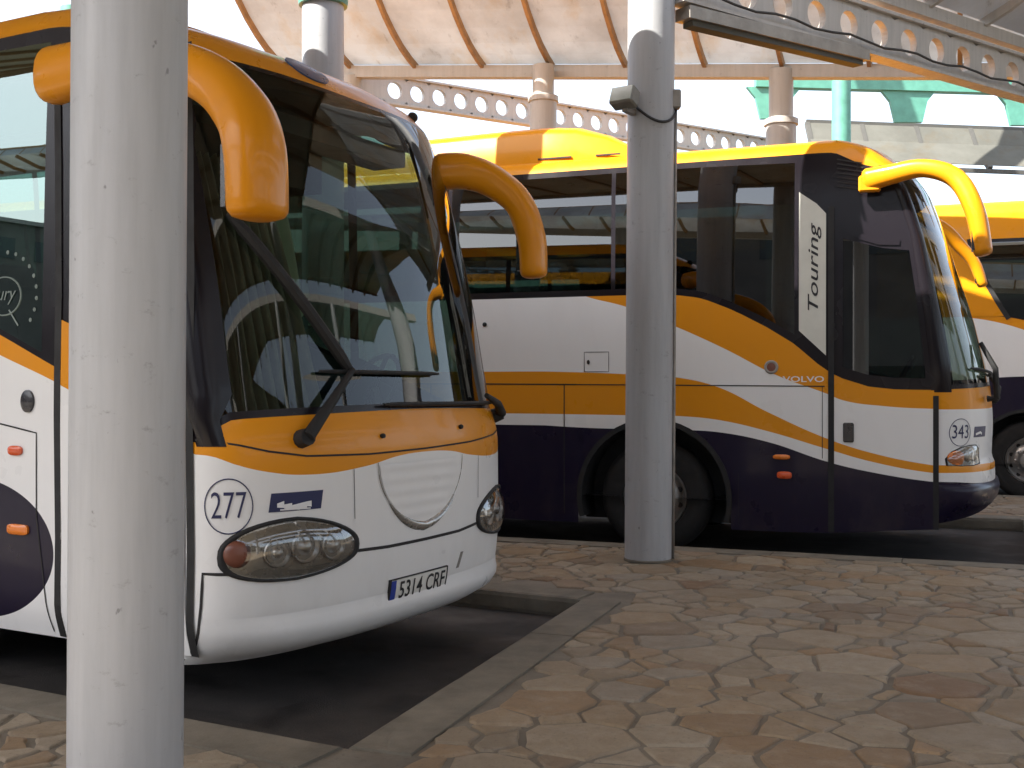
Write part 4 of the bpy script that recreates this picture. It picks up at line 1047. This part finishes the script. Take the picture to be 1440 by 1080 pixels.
for x in (-8.46,-14.5): column('support_column',x,2.97,5.45,pr,'pale column on the boarding strip left of the nearest coach',GC,M['pole'])
# far teal frame and grey glazed canopy
r_=Vector((CT,ST,0))
def campt(px,py,d): rr=(px-720)/1600*d; return Vector((rr*CT-d*ST,rr*ST+d*CT,1.55+(540-py)/1600*d))
root=empty('steel_gantry',campt(1183,105,20.6)); tag(root,'teal steel gantry with tapered gussets above the far grey canopy','gantry'); o0=root.location.copy()
m=MB(); m.bar(campt(1062,113,20.8)-o0,campt(1640,128,20.8)-o0,.2,.27); m.build('beam',M['teal'],root)
for px in (1088,1277,1440):
    m=MB(); py=113+(px-1062)*.026; c0=campt(px,py,20.8)-o0; vs=[]
    for w in (-.05,.05):
        fw=Vector((-ST,CT,0))*w
        for (a,z) in ((-.50,-.12),(-.34,-.32),(-.25,-.70),(.25,-.70),(.34,-.32),(.50,-.12)): vs.append(c0+r_*a+Vector((0,0,z))+fw)
    m.add(vs,[(0,1,2,3,4,5),(11,10,9,8,7,6)]+[(i,(i+1)%6,6+(i+1)%6,6+i) for i in range(6)]); m.build('gusset',M['teal'],root)
a,b=campt(1152,232,22.5),campt(1640,250,22.5)
shell('glazed_canopy','grey glazed canopy strip under the teal gantry',(a,b),Vector((-ST,CT,0)),[(0,0),(.3,.25),(.7,.55),(1.0,.98)],[.02+1.12*i for i in range(7)],M['panel_grey'],M['dark_frame'],(.08,.08),rib_wh=(.09,.09),beammat=M['dark_frame'])
b_=MB()
tl=empty('teal_post',campt(104,60,15)); tl.location.z=0; tag(tl,'teal post rising behind the roof of the nearest coach at the top left','post')
m=MB(); m.lathe([(.13,0),(.13,6.3),(.17,6.32),(.17,6.5)],(0,0,0),(0,0,1),24); m.build('shaft',M['teal'],tl,sm=40)
m=MB(); m.lathe([(.02,0),(.02,6.2)],(-.28,-.05,0),(0,0,1),8); m.build('drain_pipe',M['grey_metal'],tl,sm=40)

# station buildings round the yard (out of view, added to darken the window reflections)
M['render_wall']=simple('rendered_wall',(.13,.115,.10),.85,var=.2,vscale=.6); M['far_window']=simple('far_window',(.015,.018,.02),.15)
def building(name,label,x0,x1,y0,y1,h,face):
    root=empty(name,((x0+x1)/2,(y0+y1)/2,0)); tag(root,label,'building','unseen backdrop buildings round the yard'); hx,hy=(x1-x0)/2,(y1-y0)/2
    m=MB(); m.box((0,0,h/2),(hx,hy,h/2)); m.build('wall',M['render_wall'],root)
    m=MB(); m.box((0,0,h+.15),(hx+.35,hy+.35,.15)); m.box((0,0,h+.5),(hx*.6,hy*.5,.2)); m.build('roof',M['grey_metal'],root)
    L=hx if face[0]==0 else hy; n=int(2*L/5)
    for fz in (1.6,h-2.0):
        for i in range(n):
            t=-L+5*(i+.5); c=Vector((face[0]*hx,face[1]*hy,fz))+(Vector((t,0,0)) if face[0]==0 else Vector((0,t,0)))
            m=MB(); m.box(c,((1.7,.06,.8) if face[0]==0 else (.06,1.7,.8))); m.build('window',M['far_window'],root)
building('backdrop_building','unseen long low backdrop building behind the viewer',-66,-15.5,-44,-36,7.6,(0,1))
building('backdrop_building','unseen tall end of the backdrop building behind the viewer',-15,52,-44,-36,12,(0,1))
building('backdrop_building','unseen low backdrop building far beyond the parked coaches',-55,70,56,64,6.6,(0,-1))
building('backdrop_building','unseen backdrop building on the open side of the yard, ahead of the coaches',48,56,-34,54,7.5,(-1,0))
building('backdrop_building','unseen tall backdrop building at the rear of the coaches',-86,-78,-95,54,16,(1,0))

# ------------------------------------------------------------------ lamps and cables on the columns
def P2c(az,z,rad=pr):  # point on the column skin; az measured from the camera-facing side to the right
    dv=camdir(180-az); return Vector((-2.34,8.93,0))+Vector((CT,ST,0))*math.tan(LEAN)*(z-PZ)+dv*rad+Vector((0,0,z))
fl=empty('floodlight',P2c(-52,3.80)); tag(fl,'small square floodlight on the column with a drooping cable','floodlight')
m=MB(); rot=Matrix.Rotation(TH+R(-35),3,'Z')@Matrix.Rotation(R(-22),3,'X')
dv=camdir(180+40); oc=dv*.13
m.box(oc,(.105,.06,.075),rot); h=m.build('housing',M['lamp_body'],fl); bv=h.modifiers.new('b','BEVEL'); bv.width=.015
m=MB(); m.box(oc+rot@Vector((0,-.062,0)),(.092,.006,.062),rot); m.build('lamp_front',M['lamp_glass'],fl)
m=MB(); m.bar((0,0,-.10),oc+Vector((0,0,-.09)),.05,.03); m.tube([(0,0,-.10),(0,0,.03)],.03,8); m.build('bracket',M['grey_metal'],fl)
jb=empty('junction_box',P2c(78,3.80)); tag(jb,'little grey junction box on the right edge of the floodlight column','junction box')
m=MB(); m.box((0,0,.03),(.05,.05,.075),Matrix.Rotation(TH,3,'Z')); h=m.build('box',M['grey_metal'],jb); bv=h.modifiers.new('b','BEVEL'); bv.width=.012
m=MB(); pts=[P2c(-40+118*i/14,3.74-.12*math.sin(math.pi*i/14),pr+.014) for i in range(15)]; m.tube(pts,.011,8); cb=m.build('cable',M['cable'],None,sm=True); tag(cb,'black cable drooping round the column from floodlight to junction box','cable')
m=MB(); m.tube([P2c(80,z,pr+.012) for z in (.15,1,2,3,3.76)],.012,8); cd=m.build('conduit',M['grey_metal'],None,sm=True); tag(cd,'thin vertical conduit down the right side of the floodlight column','conduit')
# strip light slung under the slanting girder
s0=B0+w54*.06+Vector((0,0,-.30)); lb=empty('strip_light',s0); tag(lb,'dusty fluorescent batten slung under the slanting girder','strip light')
m=MB(); L=2.3; sd=perp
m.bar((0,0,0),w54*L+Vector((0,0,.04)),.17,.10); m.build('housing',M['grey_metal'],lb)
m=MB(); m.bar(w54*.06+Vector((0,0,-.075)),w54*(L-.06)+Vector((0,0,-.035)),.11,.045); m.build('diffuser',M['panel_grey'],lb)
for k in (.4,1.4,2.4):
    m=MB(); m.bar(w54*k+Vector((0,0,.03)),w54*k+Vector((0,0,.15)),.04,.03,up=(1,0,0)); m.build('hanger',M['cable'],lb)
m=MB(); pts=[s0+w54*t+perp*.10+Vector((0,0,.15+.02*math.sin(t*7))) for t in [i*.25 for i in range(30)]]; m.tube(pts,.012,6); cc=m.build('cable',M['cable'],None,sm=True); tag(cc,'dark cable running along the lower edge of the slanting girder','cable')

# ------------------------------------------------------------------ light, sky, camera
EL=R(44); sd=Vector((-.69,-.72,0)).normalized(); sun=Vector((sd.x*math.cos(EL),sd.y*math.cos(EL),math.sin(EL)))
L=bpy.data.lights.new('sun','SUN'); L.energy=5; L.angle=R(.5); L.color=(1,.95,.87); lo=bpy.data.objects.new('sun',L); COL.objects.link(lo); lo.rotation_euler=(-sun).to_track_quat('-Z','Y').to_euler()
w=bpy.data.worlds.new('World'); S.world=w; w.use_nodes=True; nt=w.node_tree; bg=nt.nodes['Background']; sk=nt.nodes.new('ShaderNodeTexSky'); sk.sky_type='NISHITA'; sk.sun_disc=False; sk.sun_elevation=EL; sk.sun_rotation=math.atan2(sd.x,sd.y); sk.dust_density=2.5; sk.air_density=1.0; sk.ozone_density=1.0
hz=mix(nt,.34,sk.outputs[0],(5.7,5.9,6.2)); nt.links.new(hz,bg.inputs[0]); bg.inputs[1].default_value=.11
cam=bpy.data.cameras.new('camera'); cam.sensor_width=36; cam.lens=40; cam.clip_end=3000; cam.clip_start=.05; co=bpy.data.objects.new('camera',cam); COL.objects.link(co); co.location=(0,0,1.55); co.rotation_euler=(R(90),0,TH); S.camera=co
S.view_settings.view_transform='Standard'; S.view_settings.look='None'; S.view_settings.exposure=1.93; S.view_settings.gamma=1
S.cycles.max_bounces=8; S.cycles.transparent_max_bounces=16
